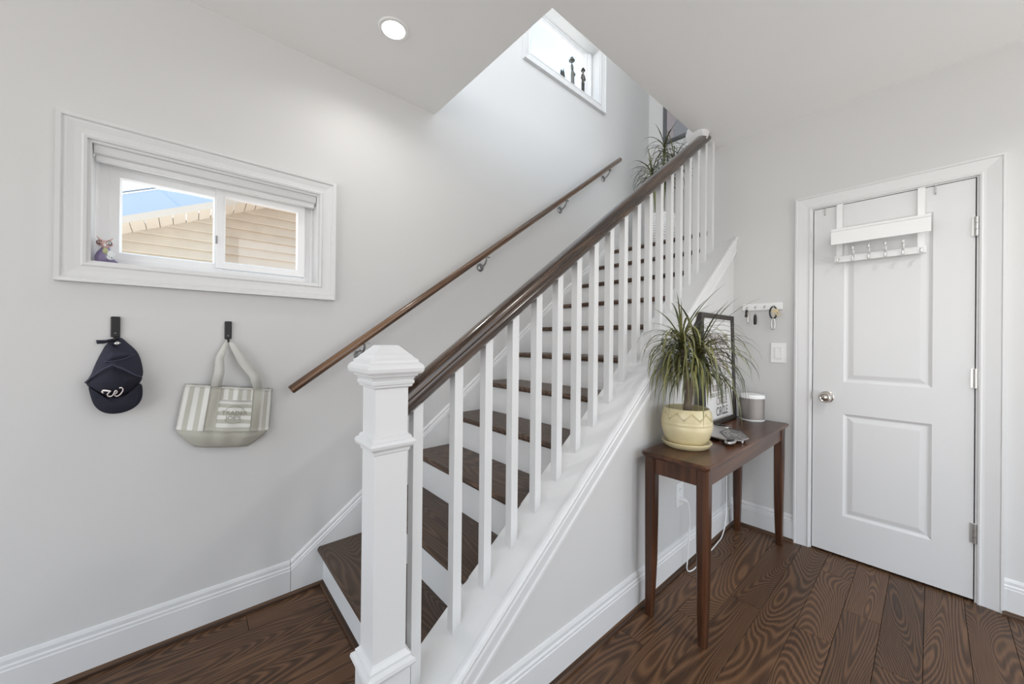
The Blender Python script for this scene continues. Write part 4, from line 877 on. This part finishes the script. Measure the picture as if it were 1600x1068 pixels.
# ================================================================ PICTURE ON THE LANDING WALL
pc = thing('wall_picture', (-1.50, YF, 3.7), 'grey framed abstract picture with curved shapes on the landing wall', 'picture')
PX0, PX1, PZ0, PZ1 = -1.872, -1.25, 3.300, 4.10
PB = lambda u, v, h: (u, YF-h, v)
obj('frame', MB().frame(PX0+0.04, PX1-0.04, PZ0+0.04, PZ1-0.04, [(0, 0.0), (0, 0.014), (0.005, 0.020), (0.035, 0.022), (0.040, 0.016), (0.040, 0.0)], PB), 'steelf', pc)
obj('canvas', MB().box(PX0+0.03, PX1-0.03, YF-0.010, YF, PZ0+0.03, PZ1-0.03), 'art1', pc)
arc = [(PX0+0.10+0.30*math.sin(t/12*1.5), PZ0+0.04+0.42*(1-math.cos(t/12*1.5))) for t in range(13)]
def flat(poly, h, m): return obj('painted_shape', MB().prism([PB(u_, v_, 0.009) for u_, v_ in poly], [PB(u_, v_, h) for u_, v_ in poly]), m, pc)
c1 = (PX0+0.30, PZ0+0.04)
flat([c1]+[(c1[0]-0.19*math.cos(t/14*math.pi/2), c1[1]+0.34*math.sin(t/14*math.pi/2)) for t in range(15)], 0.0106, 'art2')
flat([c1, (PX1-0.04, c1[1]), (PX1-0.04, PZ1-0.05), (c1[0]-0.02, c1[1]+0.36)], 0.0108, 'art3')
for r in (0.10, 0.14, 0.18): 
    q = [(c1[0]+0.01+r*math.cos(t/14*math.pi/2), c1[1]+r*1.3*math.sin(t/14*math.pi/2)) for t in range(15)]
    obj('painted_line', MB().tube([PB(u_, v_, 0.0115) for u_, v_ in q], 0.004, 5), 'art2', pc)

# ================================================================ NEIGHBOURING HOUSE SEEN THROUGH THE LOW WINDOW
nb = thing('neighbour_house', (-5.6, 0.4, 0), 'neighbouring house with beige clapboard gable and pale roof beyond the low window', 'house')
rk_z = lambda y: 2.442 + 0.464*(y+0.531)
NX = -5.5; ex = 0.105; y0_, y1_ = -1.6, 3.4
z = 0.65; pm = {}
while z < 3.9:
    yl_ = max(y0_, (z+ex-2.30)/0.464-0.531) if z > 1.6 else y0_
    if yl_ < y1_-0.2:
        obj('siding_board', MB().loft([[(NX+a, y, z+b_) for a, b_ in ((-0.02, 0), (0.034, -0.004), (0.034, 0.006), (0.004, ex+0.004), (-0.02, ex+0.004))] for y in (yl_-0.25 if z > 1.6 else yl_, y1_)]), 'siding', nb)
    z += ex
y = -1.6
while y < 3.2:
    w = 0.104
    obj('soffit_panel', MB().prism([(NX, y+0.003, rk_z(y)-0.16), (NX, y+w-0.003, rk_z(y+w)-0.16), (NX+0.30, y+w-0.003, rk_z(y+w)-0.125), (NX+0.30, y+0.003, rk_z(y)-0.125)],
                              [(NX, y+0.003, rk_z(y)-0.14), (NX, y+w-0.003, rk_z(y+w)-0.14), (NX+0.30, y+w-0.003, rk_z(y+w)-0.105), (NX+0.30, y+0.003, rk_z(y)-0.105)]), 'soffit', nb)
    y += w
def rb(x0, x1, a, b_): return MB().prism([(x0, y, rk_z(y)+a) for y in (-1.6, 3.2)]+[(x0, y, rk_z(y)+b_) for y in (3.2, -1.6)], [(x1, y, rk_z(y)+a) for y in (-1.6, 3.2)]+[(x1, y, rk_z(y)+b_) for y in (3.2, -1.6)])
obj('rake_board', rb(NX+0.29, NX+0.315, -0.125, -0.052), 'soffit', nb)
lo_ = [(NX+0.31, y, rk_z(y)-0.050) for y in (-1.6, -0.53, -0.1, 0.25, 1.2)]; hi_ = [(-6.5, -1.8, 2.42), (-6.5, -0.63, 2.966), (-6.5, -0.315, 3.115), (-6.5, 0.236, 3.139), (-6.5, 1.2, 3.18)]
obj('roof_slope', MB().loft([[p, q, (q[0], q[1], q[2]-0.012), (p[0], p[1], p[2]-0.012)] for p, q in zip(lo_, hi_)]), 'roof', nb)
obj('roof_edge', MB().tube([(-6.48, -1.8, 2.45), (-6.48, -0.63, 2.985), (-6.48, -0.315, 3.13)], 0.010, 6), 'roofd', nb)

for o in bpy.data.objects:
    if '_org' in o: del o['_org']
